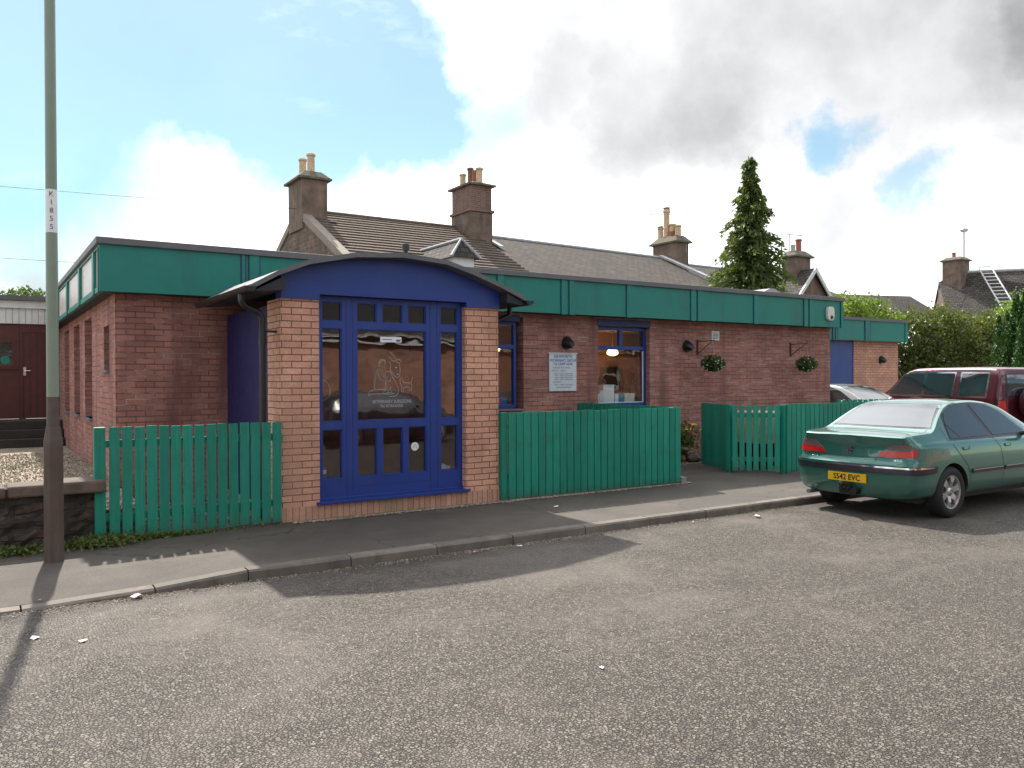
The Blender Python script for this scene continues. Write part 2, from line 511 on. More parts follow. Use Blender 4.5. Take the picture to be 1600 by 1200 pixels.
# old patch seam lines running along the street
seam = t.math('ABSOLUTE', t.math('SUBTRACT', t.math('ADD', sep.outputs['Y'], t.math('MULTIPLY', patch, .5)), 4.25))
seamf = t.ramp(seam, [(.02, 1), (.09, 0)])
cc = t.mix(t.math('MULTIPLY', t.math('MULTIPLY', seamf, t.ramp(patch2, [(.42, 0), (.6, 1)])), .35), cc, (.17, .15, .13, 1))
t.set(t.bsdf, 'Base Color', cc)
t.bsdf.inputs['Roughness'].default_value = .78
hh = t.math('ADD', t.math('MULTIPLY', gap, t.math('MULTIPLY_ADD', worn, .8, .2)), t.math('MULTIPLY', t.noise(ob, 160, 3, .6), .4))
t.set(t.bsdf, 'Normal', t.bump(hh, 1.0, .012))

m_, t = newmat('pavement_asphalt')
ob = t.new('ShaderNodeTexCoord').outputs['Object']
n1 = t.noise(ob, 1.1, 6, .65)
n2 = t.noise(ob, 95, 4, .75)
n3 = t.noise(ob, 5, 5, .65)
cc = t.mix(t.ramp(n1, [(.35, 0), (.65, 1)]), (.060, .050, .041, 1), (.092, .077, .063, 1))
cc = t.mix(1.0, cc, t.ramp(n2, [(.3, .52), (.72, 1.55)]), blend='MULTIPLY')
vc = t.n.new('ShaderNodeTexVoronoi'); vc.feature = 'DISTANCE_TO_EDGE'; vc.inputs['Scale'].default_value = .55
wv_ = t.n.new('ShaderNodeVectorMath'); wv_.operation = 'MULTIPLY_ADD'
t.l.new(t.noise(ob, 2.2, 5, .65, out=1), wv_.inputs[0]); wv_.inputs[1].default_value = (.7, .7, 0); t.l.new(ob, wv_.inputs[2])
t.l.new(wv_.outputs[0], vc.inputs['Vector'])
crk = t.math('MULTIPLY', t.ramp(vc.outputs['Distance'], [(.003, 1), (.010, 0)]), t.ramp(n1, [(.45, 0), (.55, .8)]))
cc = t.mix(crk, cc, (.02, .018, .016, 1))
big = t.noise(ob, .45, 3, .7)
cc = t.mix(t.math('MULTIPLY', t.ramp(big, [(.48, 0), (.53, 1)]), .35), cc, (.050, .043, .038, 1))
cc = t.mix(t.math('MULTIPLY', t.ramp(n3, [(.55, 0), (.72, 1)]), .35), cc, (.055, .048, .042, 1))
t.set(t.bsdf, 'Base Color', cc)
t.bsdf.inputs['Roughness'].default_value = .85
t.set(t.bsdf, 'Normal', t.bump(t.math('ADD', n2, t.math('MULTIPLY', n3, .5)), .6, .005))

m_ = plain('kerb_stone', (.150, .130, .108), .9, var=.30, scale=3.5, bump=.8, bscale=45, dirt=((.07, .058, .047, 1), 6.0, .7))
t = NT(m_.node_tree); bs_ = t.n['Principled BSDF']; src = bs_.inputs['Base Color'].links[0].from_socket
rpi = t.new('ShaderNodeNewGeometry').outputs['Random Per Island']
t.set(bs_, 'Base Color', t.mix(1.0, src, t.ramp(rpi, [(0, .80), (.5, 1.0), (1, 1.25)]), blend='MULTIPLY'))
plain('ground_earth', (.09, .085, .06), .95, var=.3, scale=1.0, bump=.5)
plain('car_park', (.15, .14, .125), .9, var=.2, scale=2, bump=.4)
m_, t = newmat('gravel')
ob = t.new('ShaderNodeTexCoord').outputs['Object']
v = t.n.new('ShaderNodeTexVoronoi'); v.inputs['Scale'].default_value = 32; t.l.new(ob, v.inputs['Vector'])
cc = t.ramp(v.outputs['Color'], [(0, (.13, .10, .075)), (.5, (.28, .22, .165)), (1, (.48, .42, .34))])
cc = t.mix(t.ramp(t.noise(ob, .9, 4, .6), [(.5, 0), (.7, .7)]), cc, (.10, .105, .04, 1))
t.set(t.bsdf, 'Base Color', cc); t.bsdf.inputs['Roughness'].default_value = .9
t.set(t.bsdf, 'Normal', t.bump(v.outputs['Distance'], -1.0, .02))


# ------------------------------------------------------------------ mesh builder
class MB:
    def __init__(s):
        s.v = []; s.f = []; s.mi = []; s.uv = {}

    def face(s, pts, mi=0, uv=None):
        b = len(s.v)
        s.v.extend([tuple(q) for q in pts])
        if uv is not None:
            s.uv[len(s.f)] = uv
        s.f.append(tuple(range(b, b+len(pts))))
        s.mi.append(mi)
        return s

    def box(s, x0, x1, y0, y1, z0, z1, mi=0):
        if x0 > x1: x0, x1 = x1, x0
        if y0 > y1: y0, y1 = y1, y0
        if z0 > z1: z0, z1 = z1, z0
        b = len(s.v)
        s.v.extend([(x0, y0, z0), (x1, y0, z0), (x1, y1, z0), (x0, y1, z0), (x0, y0, z1), (x1, y0, z1), (x1, y1, z1), (x0, y1, z1)])
        for q in ((0, 3, 2, 1), (4, 5, 6, 7), (0, 1, 5, 4), (1, 2, 6, 5), (2, 3, 7, 6), (3, 0, 4, 7)):
            s.f.append(tuple(b+i for i in q)); s.mi.append(mi)
        return s

    def prism(s, pts, d, mi=0):
        # closed polygon pts (3D, planar), extruded by vector d
        d = Vector(d)
        n = len(pts)
        P = [Vector(q) for q in pts]
        nrm = Vector((0, 0, 0))
        for i in range(n):
            nrm += P[i].cross(P[(i+1) % n])
        if nrm.dot(d) > 0:
            P = P[::-1]
        b = len(s.v)
        s.v.extend([tuple(q) for q in P]); s.v.extend([tuple(q+d) for q in P])
        s.f.append(tuple(b+i for i in range(n))); s.mi.append(mi)
        s.f.append(tuple(b+n+i for i in range(n-1, -1, -1))); s.mi.append(mi)
        for i in range(n):
            j = (i+1) % n
            s.f.append((b+j, b+i, b+n+i, b+n+j)); s.mi.append(mi)
        return s

    def tube(s, pts, rad, seg=10, mi=0, cap=True):
        P = [Vector(q) for q in pts]
        n = len(P)
        rads = rad if isinstance(rad, (list, tuple)) else [rad]*n
        b = len(s.v)
        T0 = (P[1]-P[0]).normalized()
        up = Vector((0, 0, 1)) if abs(T0.z) < .9 else Vector((1, 0, 0))
        for i in range(n):
            T = (P[min(i+1, n-1)]-P[max(i-1, 0)]).normalized()
            A = up.cross(T)
            if A.length < 1e-4:
                A = Vector((1, 0, 0)).cross(T)
            A.normalize(); B = T.cross(A)
            for k in range(seg):
                an = 2*math.pi*k/seg
                s.v.append(tuple(P[i]+(A*math.cos(an)+B*math.sin(an))*rads[i]))
        for i in range(n-1):
            for k in range(seg):
                k2 = (k+1) % seg
                s.f.append((b+i*seg+k, b+i*seg+k2, b+(i+1)*seg+k2, b+(i+1)*seg+k)); s.mi.append(mi)
        if cap:
            s.f.append(tuple(b+k for k in range(seg-1, -1, -1))); s.mi.append(mi)
            s.f.append(tuple(b+(n-1)*seg+k for k in range(seg))); s.mi.append(mi)
        return s

    def lathe(s, prof, c=(0, 0, 0), axis='z', seg=24, mi=0, a0=0, a1=360):
        # prof : (radius, height) list
        b = len(s.v)
        full = abs(a1-a0) >= 359.9
        m_ = seg if full else seg+1
        for (rr, h) in prof:
            for k in range(m_):
                an = R(a0+(a1-a0)*k/seg)
                x, y = rr*math.cos(an), rr*math.sin(an)
                if axis == 'z': q = (c[0]+x, c[1]+y, c[2]+h)
                elif axis == 'y': q = (c[0]+x, c[1]+h, c[2]+y)
                else: q = (c[0]+h, c[1]+x, c[2]+y)
                s.v.append(q)
        for i in range(len(prof)-1):
            for k in range(seg):
                k2 = (k+1) % m_ if full else k+1
                q = (b+i*m_+k, b+i*m_+k2, b+(i+1)*m_+k2, b+(i+1)*m_+k)
                s.f.append(q if axis != 'y' else q[::-1]); s.mi.append(mi)
        return s

    def wallgrid(s, u0, u1, z0, z1, holes, front, back, axis='y', mi=0, mi_reveal=None):
        # wall in plane axis=const from front to back with rectangular holes (ua,ub,za,zb)
        us = sorted({u0, u1, *[h[0] for h in holes], *[h[1] for h in holes]})
        zs = sorted({z0, z1, *[h[2] for h in holes], *[h[3] for h in holes]})
        us = [u for u in us if u0 <= u <= u1]; zs = [z for z in zs if z0 <= z <= z1]
        mr = mi if mi_reveal is None else mi_reveal

        def P(u, d, z):
            return (u, d, z) if axis == 'y' else (d, u, z)

        def solid(i, j):
            if i < 0 or j < 0 or i >= len(us)-1 or j >= len(zs)-1: return False
            cu, cz = (us[i]+us[i+1])/2, (zs[j]+zs[j+1])/2
            return not any(h[0] < cu < h[1] and h[2] < cz < h[3] for h in holes)
        fl = (front < back) == (axis == 'y')
        for i in range(len(us)-1):
            for j in range(len(zs)-1):
                if not solid(i, j): continue
                a_, b_, c_, d_ = us[i], us[i+1], zs[j], zs[j+1]
                q = [P(a_, front, c_), P(b_, front, c_), P(b_, front, d_), P(a_, front, d_)]
                s.face(q if fl else q[::-1], mi)
                q = [P(a_, back, c_), P(b_, back, c_), P(b_, back, d_), P(a_, back, d_)]
                s.face(q[::-1] if fl else q, mi)
                if not solid(i-1, j): s.face([P(a_, front, c_), P(a_, front, d_), P(a_, back, d_), P(a_, back, c_)], mr if i > 0 else mi)
                if not solid(i+1, j): s.face([P(b_, front, c_), P(b_, back, c_), P(b_, back, d_), P(b_, front, d_)], mr if i < len(us)-2 else mi)
                if not solid(i, j-1): s.face([P(a_, front, c_), P(a_, back, c_), P(b_, back, c_), P(b_, front, c_)], mi)
                if not solid(i, j+1): s.face([P(a_, front, d_), P(b_, front, d_), P(b_, back, d_), P(a_, back, d_)], mi)
        return s

    def build(s, name, mats, parent=None, local=False, origin=None, smooth=False, sharp=35, bevel=0, kind=None):
        me = bpy.data.meshes.new(name)
        off = Vector((0, 0, 0))
        if parent is not None and not local:
            q = parent
            while q is not None:
                off += q.location; q = q.parent
        elif origin is not None:
            off = Vector(origin)
        vv = [(x-off.x, y-off.y, z-off.z) for x, y, z in s.v]
        me.from_pydata(vv, [], s.f)
        if isinstance(mats, str): mats = [mats]
        for q in mats: me.materials.append(MATS[q])
        for pl, i in zip(me.polygons, s.mi): pl.material_index = i
        uvl = me.uv_layers.new(name='UVMap')
        for fi, pl in enumerate(me.polygons):
            n = pl.normal
            cu = s.uv.get(fi)
            for ci, li in enumerate(pl.loop_indices):
                if cu is not None:
                    uvl.data[li].uv = cu[ci]; continue
                x, y, z = s.v[me.loops[li].vertex_index]
                ax, ay, az = abs(n.x), abs(n.y), abs(n.z)
                if az > .95: uvl.data[li].uv = (x, y)
                elif ay >= ax: uvl.data[li].uv = (x, z/max(.15, math.sqrt(max(0, 1-n.z*n.z))))
                else: uvl.data[li].uv = (y, z/max(.15, math.sqrt(max(0, 1-n.z*n.z))))
        if smooth:
            for pl in me.polygons: pl.use_smooth = True
            try: me.set_sharp_from_angle(angle=R(sharp))
            except Exception: pass
        o = bpy.data.objects.new(name, me)
        col.objects.link(o)
        if parent is not None: o.parent = parent
        elif origin is not None: o.location = origin
        if bevel:
            bm_ = o.modifiers.new('bevel', 'BEVEL'); bm_.width = bevel; bm_.segments = 2; bm_.limit_method = 'ANGLE'; bm_.angle_limit = R(40)
        if kind: o['kind'] = kind
        return o


def tag(o, label, cat, group=None, kind=None):
    o['label'] = label
    o['category'] = cat
    if group: o['group'] = group
    if kind: o['kind'] = kind
    return o


def thing(name, loc, label, cat, group=None, rz=0):
    o = bpy.data.objects.new(name, None)
    o.empty_display_size = .2
    col.objects.link(o)
    o.location = loc
    o.rotation_euler = (0, 0, rz)
    return tag(o, label, cat, group)


def quads(name, mat, C, A, B, parent=None, origin=None, kind=None):
    # many small quads: centres C, half-axes A and B (n x 3 arrays)
    n = len(C)
    off = np.zeros(3)
    if parent is not None: off = np.array(parent.location)
    elif origin is not None: off = np.array(origin)
    V = np.empty((n, 4, 3))
    V[:, 0] = C-A*.9; V[:, 1] = C-B; V[:, 2] = C+A; V[:, 3] = C+B
    V = (V-off).reshape(-1, 3)
    me = bpy.data.meshes.new(name)
    me.vertices.add(4*n); me.vertices.foreach_set('co', V.ravel())
    me.loops.add(4*n); me.loops.foreach_set('vertex_index', np.arange(4*n))
    me.polygons.add(n); me.polygons.foreach_set('loop_start', np.arange(0, 4*n, 4)); me.polygons.foreach_set('loop_total', np.full(n, 4))
    me.update(calc_edges=True)
    me.materials.append(MATS[mat])
    o = bpy.data.objects.new(name, me)
    col.objects.link(o)
    if parent is not None: o.parent = parent
    elif origin is not None: o.location = origin
    if kind: o['kind'] = kind
    return o


RN = np.random.default_rng(5)


def randdirs(n):
    d = RN.normal(size=(n, 3))
    return d/np.linalg.norm(d, axis=1, keepdims=True)


def leafaxes(n, size, asp=.6, droop=None):
    A = randdirs(n)
    if droop is not None: A = A + np.array(droop); A /= np.linalg.norm(A, axis=1, keepdims=True)
    B = np.cross(A, randdirs(n)); B /= np.linalg.norm(B, axis=1, keepdims=True)
    s_ = size*RN.uniform(.6, 1.3, (n, 1))
    return A*s_, B*s_*asp


def textmesh(body, size, align='CENTER', bold=False, spacing=1.0):
    cu = bpy.data.curves.new('t', 'FONT')
    cu.body = body; cu.size = size; cu.align_x = align; cu.align_y = 'CENTER'
    cu.resolution_u = 3
    if bold: cu.offset = size*.024
    cu.space_character = spacing
    o = bpy.data.objects.new('t', cu)
    col.objects.link(o)
    dg = bpy.context.evaluated_depsgraph_get()
    me = bpy.data.meshes.new_from_object(o.evaluated_get(dg))
    V = [tuple(q.co) for q in me.vertices]; Fc = [tuple(pl.vertices) for pl in me.polygons]
    bpy.data.objects.remove(o); bpy.data.curves.remove(cu); bpy.data.meshes.remove(me)
    return V, Fc


def addtext(mb, body, size, fn, mi=0, **kw):
    V, Fc = textmesh(body, size, **kw)
    b = len(mb.v)
    mb.v.extend([fn(x, y) for x, y, _ in V])
    for f_ in Fc: mb.f.append(tuple(b+i for i in f_)); mb.mi.append(mi)


# ================================================================== SETTING
mb = MB()
mb.face([(-150, -150, -.16), (300, -150, -.16), (300, 300, -.16), (-150, 300, -.16)])
mb.build('ground', 'ground_earth', kind='structure')
mb = MB()
mb.face([(-60, -3.2, -.12), (140, -3.2, -.12), (140, 6.95, -.105), (-60, 6.95, -.105)])
mb.build('road', 'road_asphalt', kind='structure')
mb = MB()
# near pavement strip between kerb and frontages
nx = 60
xs = [-40+i*1.0 for i in range(0, 41)]+[1.0, 1.95]+[2.5+i for i in range(0, 90)]
xs = sorted(set(xs))


def kz(x):      # kerb top height : dropped kerb at the left
    return -.088+.073*min(1, max(0, (x-.75)/1.1))


for i in range(len(xs)-1):
    x0, x1 = xs[i], xs[i+1]
    mb.face([(x0, 7.10, kz(x0)), (x1, 7.10, kz(x1)), (x1, 7.7, -.012), (x0, 7.7, -.012)])
    mb.face([(x0, 7.7, -.012), (x1, 7.7, -.012), (x1, 9.0, 0), (x0, 9.0, 0)])
mb.face([(8.6, 9.0, 0), (12, 9.0, 0), (12, 11.39, 0.002), (8.6, 11.39, .002)])
mb.build('pavement', 'pavement_asphalt', kind='structure')
mb = MB()
mb.box(-60, 140, -6.0, -3.2, -.16, 0)
mb.build('far_pavement', 'pavement_asphalt', kind='structure')
mb = MB()
x = -12.6
js = [1.16+.0, 1.885]
segs = []
for q in range(14): segs.append((1.16-.915*(q+1), 1.16-.915*q))
segs += [(.0+1.16, 1.89), (1.89, 2.81-.0), (2.81, 3.69), (3.69, 4.57), (4.57, 5.51), (5.51, 6.45)]
xx = 6.45
while xx < 60:
    segs.append((xx, xx+.92)); xx += .92
for (x0, x1) in segs:
    g = .006
    a0, a1 = x0+g, x1-g
    za, zb_ = kz(a0), kz(a1)
    jy = rnd.uniform(-.004, .004)
    prof = lambda z: [(6.965+jy, -.14), (6.965+jy, z-.018), (6.982+jy, z), (7.10, z+.0015), (7.10, -.14)]
    pa = [(a0, y, z) for y, z in prof(za)]; pb = [(a1, y, z) for y, z in prof(zb_)]
    mb.face(pa, 0); mb.face(pb[::-1], 0)
    for k in range(5):
        k2 = (k+1) % 5
        mb.face([pa[k2], pa[k], pb[k], pb[k2]], 0)
mb.build('kerb', 'kerb_stone', kind='structure')
mb = MB().face([(16.2, 9.0, -.004), (70, 9.0, -.004), (70, 30, -.004), (16.2, 30, -.004)])
mb.face([(11.2, 8.9, 0.004), (16.2, 8.9, .004), (16.2, 11.38, .004), (11.2, 11.38, .004)])
mb.build('car_park', 'car_park', kind='structure')
# raised gravel yard at left
mb = MB()
mb.box(-12, 1.44, 9.22, 23, -.15, .27)
mb.build('gravel_yard', 'gravel', kind='structure')
# gravel strip at base of walls (loose stones)
n = 2600
gx = RN.uniform(2.9, 9.0, n); gy = 8.86-np.abs(RN.normal(0, .035, n)); gz = RN.uniform(.002, .012, n)
sel = (gx > 3.2)
C = np.stack([gx, gy, gz], 1)
n2 = 1600
C2 = np.stack([RN.uniform(8.9, 11.9, n2), RN.uniform(10.65, 11.36, n2), RN.uniform(.004, .02, n2)], 1)
n3_ = 2200
C3 = np.stack([RN.uniform(1.5, 2.75, n3_), RN.uniform(9.0, 11.3, n3_), RN.uniform(.0, .02, n3_)], 1)
n4_ = 11000
C4 = np.stack([RN.uniform(-1.8, 1.42, n4_), RN.uniform(9.25, 17, n4_), RN.uniform(.27, .285, n4_)], 1)
C = np.concatenate([C, C2, C3, C4])


def pebbles(name, mat, C, size, parent=None, kind='stuff'):
    base = np.array([(1, 0, 0), (0, 1, 0), (-1, 0, 0), (0, -1, 0), (0, 0, .8), (0, 0, -.6)], float)
    tri = np.array([(0, 1, 4), (1, 2, 4), (2, 3, 4), (3, 0, 4), (1, 0, 5), (2, 1, 5), (3, 2, 5), (0, 3, 5)])
    n = len(C)
    an = RN.uniform(0, 6.28, n)
    s_ = size*RN.uniform(.5, 1.4, (n, 3))
    V = base[None]*s_[:, None, :]
    x, y = V[..., 0].copy(), V[..., 1].copy()
    V[..., 0] = x*np.cos(an)[:, None]-y*np.sin(an)[:, None]; V[..., 1] = x*np.sin(an)[:, None]+y*np.cos(an)[:, None]
    V += C[:, None, :]
    V = V.reshape(-1, 3)
    T = (tri[None]+np.arange(n)[:, None, None]*6).reshape(-1, 3)
    me = bpy.data.meshes.new(name)
    me.from_pydata(V.tolist(), [], T.tolist())
    me.materials.append(MATS[mat])
    o = bpy.data.objects.new(name, me); col.objects.link(o); o['kind'] = kind
    return o


n5_ = 2600
gy_ = 6.955-np.abs(RN.normal(0, .07, n5_)); C5 = np.stack([RN.uniform(-2.5, 9, n5_), gy_, np.full(n5_, -.102)], 1)
og = pebbles('gutter_grit', 'gravel', C5, .008)
tag(og, 'pale grit gathered in the gutter along the kerb', 'grit', kind='stuff')
o = pebbles('loose_gravel', 'gravel', C, .014)
tag(o, 'loose pale gravel lying along the foot of the fences and walls', 'gravel', kind='stuff')

# ================================================================== MAIN BUILDING
YW, YF = 11.4, 11.1      # wall face, fascia face
B = thing('brick_building', (1.45, 11.4, 0), 'flat-roofed red brick surgery with green fascia and blue-framed arched porch', 'building')
mb = MB()
mb.wallgrid(1.447, 16.03, 0, 2.72, [(5.9, 7.70, 1.08, 2.63), (9.32, 10.57, 1.06, 2.60), (3.2, 5.3, 0.02, 2.4)], YW, YW+.3, 'y', 0)
mb.build('front_wall', 'brick_main', B)
mb = MB()
SW = [(11.95, 12.50, 1.73, 2.33), (13.95, 14.95, 1.0, 2.56), (15.75, 16.75, 1.0, 2.56), (17.7, 18.7, 1.0, 2.56)]
mb.wallgrid(11.702, 20.0, -.1, 2.72, SW, 1.447, 1.75, 'x', 0)
mb.build('side_wall', 'brick_main', B)
mb = MB().box(16.03, 15.8, 11.702, 20, 0, 2.72).box(1.75, 15.8, 19.8, 20, 0, 2.72)
mb.build('rear_wall', 'brick_main', B)
# fascia
FT, FB = 3.35, 2.69
mb = MB()
mb.box(1.24, 16.04, YF, YF+.05, FB, FT-.085)
mb.box(15.99, 16.04, YF+.05, 20.1, FB, FT-.085)
bat = [(2.95, 2.99), (3.05, 3.18), (4.6, 4.75), (5.6, 5.64), (5.70, 5.83), (6.99, 7.12), (8.27, 8.38), (8.44, 8.55), (9.73, 9.86), (11.34, 11.46), (11.52, 11.63), (13.12, 13.25), (14.70, 14.82), (14.88, 14.99), (15.98, 16.045)]
for (x0, x1) in bat: mb.box(x0, x1, YF-.022, YF, FB-.012, FT-.085)
for (x0, x1) in bat: mb.box(x0-.016, x0-.004, YF-.003, YF, FB, FT-.085, 1); mb.box(x1+.004, x1+.016, YF-.003, YF, FB, FT-.085, 1)
mb.build('green_fascia', ['green_paint', 'blue_dark'], B)
mb = MB()
for (x0, x1) in bat:
    for zz in (FB+.05, (FB+FT)/2-.04, FT-.13): mb.lathe([(0, -.002), (.006, -.002), (.006, 0)], ((x0+x1)/2, YF-.0225, zz), axis='y', seg=6)
mb.build('fascia_screws', 'metal_grey', B)
mb = MB()
sb = [(11.1, 11.18), (11.60, 11.78), (13.35, 13.55), (15.35, 15.55), (17.35, 17.55), (19.3, 19.5)]
mb.box(1.24, 1.29, YF+.05, 20.1, FB, FB+.07); mb.box(1.24, 1.29, YF+.05, 20.1, FT-.12, FT-.085)
for (y0, y1) in sb: mb.box(1.225, 1.262, max(y0, YF+.052), y1, FB, FT-.12)
mb.build('side_fascia', 'green_paint', B)
mb = MB().box(1.262, 1.285, YF+.052, 20.1, FB+.07, FT-.12)
mb.build('fascia_panel', 'pale_panel', B)
mb = MB()
mb.box(1.20, 16.08, YF-.045, YF+.09, FT-.085, FT); mb.box(1.20, 1.32, YF+.09, 20.1, FT-.085, FT); mb.box(15.97, 16.08, YF+.09, 20.1, FT-.085, FT)
mb.build('roof_edge_trim', 'grey_trim', B, bevel=.008)
mb = MB().box(1.32, 15.97, YF+.09, 20.1, FT-.16, FT-.10)
mb.build('flat_roof', 'roof_felt', B)
mb = MB().box(1.29, 15.99, YF+.05, YW-.002, FB+.005, FB+.03).box(1.29, 1.446, YW, 20.1, FB+.005, FB+.03)
mb.build('soffit', 'soffit_dark', B)
# roof dome (rooflight) and vent pipe
mb = MB()
for i in range(9):
    an0, an1 = math.pi*i/9, math.pi*(i+1)/9
    mb.face([(17.0-0.48*math.cos(an0)-1.2, 12.8, FT-.1+.46*math.sin(an0)), (17.0-0.48*math.cos(an1)-1.2, 12.8, FT-.1+.46*math.sin(an1)),
             (17.0-0.48*math.cos(an1)-1.2, 13.6, FT-.1+.46*math.sin(an1)), (17.0-0.48*math.cos(an0)-1.2, 13.6, FT-.1+.46*math.sin(an0))])
mb.face([(17.0-0.48*math.cos(math.pi*i/9)-1.2, 12.8, FT-.1+.46*math.sin(math.pi*i/9)) for i in range(10)])
mb.build('rooflight', 'lead', B, smooth=True)
mb = MB().tube([(6.34, 13.1, FT-.12), (6.34, 13.1, 3.86)], .035, 10).tube([(6.34, 13.1, 3.86), (6.34, 13.1, 3.98)], .07, 10).lathe([(.12, 0), (.1, .05), (.03, .10)], (6.34, 13.1, FT-.11))
mb.build('roof_vent', 'black_plastic', B, smooth=True)


def window(x0, x1, z0, z1, y, parent, fw=.055, transom=None, mull=None, name='window', frame='blue_paint', glass='window_glass', inner=True):
    mb = MB()
    d0, d1 = y, y+.07
    mb.box(x0, x0+fw, d0, d1, z0, z1).box(x1-fw, x1, d0, d1, z0, z1)
    mb.box(x0+fw, x1-fw, d0, d1, z0, z0+fw).box(x0+fw, x1-fw, d0, d1, z1-fw, z1)
    if transom:
        mb.box(x0+fw, x1-fw, d0+.003, d1, transom-.035, transom+.035)
        if mull: mb.box(mull-.035, mull+.035, d0+.006, d1, transom+.035, z1-fw)
    f_ = mb.build('window', frame, parent, bevel=.004)
    MB().box(x0+fw-.004, x1-fw+.004, y+.04, y+.046, z0+fw-.004, z1-fw+.004).build('pane', glass, f_)
    return f_


w = window(5.95, 7.62, 1.10, 2.55, YW+.10, B, transom=2.13, mull=6.7)
w = window(9.325, 10.565, 1.08, 2.53, YW+.10, B, transom=2.15, mull=9.95)
mb = MB().box(10.50-.02, 10.50, YW+.103, YW+.12, 1.14, 2.1).box(9.4, 10.48, YW+.103, YW+.12, 1.135, 1.15)
mb.build('white_bead', 'white_paint', w)
MB().box(5.9, 7.62, YW-.012, YW+.1, 2.55, 2.66).build('blue_lintel', 'blue_dark', B)
mb = MB().box(9.31, 10.58, YW-.012, YW+.1, 2.54, 2.66)
mb.build('blue_lintel', 'blue_dark', B)
MB().box(5.9, 7.68, YW-.03, YW+.12, 1.055, 1.082).build('window_sill', 'sill_grey', B)
mb = MB().box(9.30, 10.60, YW-.03, YW+.12, 1.035, 1.062)
mb.build('window_sill', 'sill_grey', B)
for (y0, y1, z0, z1) in SW:
    mb = MB()
    X = 1.55
    mb.box(X, X+.06, y0, y0+.05, z0, z1).box(X, X+.06, y1-.05, y1, z0, z1).box(X, X+.06, y0+.05, y1-.05, z0, z0+.05).box(X, X+.06, y0+.05, y1-.05, z1-.05, z1)
    f_ = mb.build('window', 'blue_paint', B)
    MB().box(X+.03, X+.036, y0+.046, y1-.046, z0+.046, z1-.046).build('pane', 'dark_glass', f_)
    MB().box(1.40, 1.60, y0-.03, y1+.03, z0-.035, z0).build('sill', 'sill_grey', f_)

# interior of the waiting room seen through the windows
mb = MB()
MB().box(5.75, 15.8, 14.9, 15.0, 0, 2.66).build('interior_wall', 'interior_wall', B)
mb.box(1.80, 1.9, 11.75, 14.9, 0, 2.66)
mb.build('interior_wall', 'interior_wall', B)
mb = MB().box(1.76, 15.79, 11.71, 19.79, 0.005, .03)
mb.build('interior_floor', 'floor_lino', B)
mb = MB().box(1.76, 15.79, 11.71, 19.79, 2.66, 2.70)
mb.build('interior_ceiling', 'ceiling_white', B)
mb = MB().box(12.25, 12.9, 14.86, 14.898, .03, 1.85)
f_ = mb.build('interior_door', 'sill_grey', B)
MB().box(12.45, 12.7, 14.85, 14.898, 2.0, 2.08).build('door_sign', 'white_plastic', B)
emis('lamp_glow', (1.0, .50, .18), 5.0)
for (lx, ly, lb_) in [(12.03, 14.2, 'warm pendant lamp glowing inside, high in the window right of the notice board'), (8.35, 13.4, 'warm pendant lamp glowing inside the narrow window beside the porch')]:
    L = thing('pendant_lamp', (lx, ly, 2.66), lb_, 'lamp', 'lamps in the waiting room')
    MB().lathe([(.05, 0), (.05, -.03), (0, -.04)], (lx, ly, 2.66), seg=16).tube([(lx, ly, 2.64), (lx, ly, 2.28)], .006, 6).build('cord', 'white_plastic', L)
    MB().lathe([(.03, -.38), (.09, -.41), (.13, -.48), (.12, -.53), (.05, -.56), (0, -.565)], (lx, ly, 2.66), seg=20).build('lamp_shade', 'lamp_glow', L, smooth=True)

# ------------------------------------------------------------------ porch
PX0, PX1, PY = 2.80, 5.65, 8.95
mb = MB()
mb.wallgrid(PX0, PX1, 0, 2.5, [(3.24, 5.16, -.1, 3)], PY, PY+.215, 'y', 0)
mb = MB().wallgrid(PX0, 3.24, 0, 2.5, [], PY, PY+.215, 'y', 0).box(PX0, PX0+.1, PY+.217, PY+.5, 0, 2.5)
mb.build('porch_pier', 'brick_pale', B)
mb = MB().wallgrid(5.16, PX1, 0, 2.5, [], PY, PY+.215, 'y', 0).box(PX1-.1, PX1, PY+.217, YW-.002, 0, 2.5)
mb.build('porch_pier', 'brick_pale', B)
MB().box(3.24, 5.16, PY+.004, PY+.21, 0, .165).box(PX0-.004, 3.238, PY-.004, PY+.21, -.0, .16).box(5.162, PX1+.004, PY-.004, PY+.21, 0, .16).build('porch_plinth', 'brick_soldier', B)
MB().box(PX0+.03, PX0+.09, PY+.502, YW-.002, .1, 2.46).build('porch_side_panel', 'shaded_blue', B)
MB().box(PX0+.0, PX0+.10, PY+.502, YW-.002, 0, .1).build('porch_side_sill', 'concrete', B)
# arched roof
arch = [(2.43, 2.56), (2.71, 2.72), (3.06, 2.865), (3.61, 2.985), (4.2, 3.025), (4.78, 2.985), (5.15, 2.885), (5.55, 2.75), (5.93, 2.60)]
up = [(x, z+.055) for x, z in arch]
mb = MB()
for i in range(len(arch)-1):
    (x0, z0), (x1, z1) = arch[i], arch[i+1]
    (x2, z2), (x3, z3) = up[i], up[i+1]
    mb.prism([(x0, 8.72, z0), (x1, 8.72, z1), (x3, 8.72, z3), (x2, 8.72, z2)], (0, YF-8.72-.004, 0))
roof = mb.build('porch_roof', 'grey_trim', B)
mb = MB()
pts = [(PX0-.002, PY-.045, 2.50), (PX1+.002, PY-.045, 2.50)]
ar = [(x, z-.004) for x, z in arch]


def archz(x):
    for i in range(len(ar)-1):
        if ar[i][0] <= x <= ar[i+1][0]:
            f0 = (x-ar[i][0])/(ar[i+1][0]-ar[i][0])
            return ar[i][1]*(1-f0)+ar[i+1][1]*f0
    return ar[0][1]


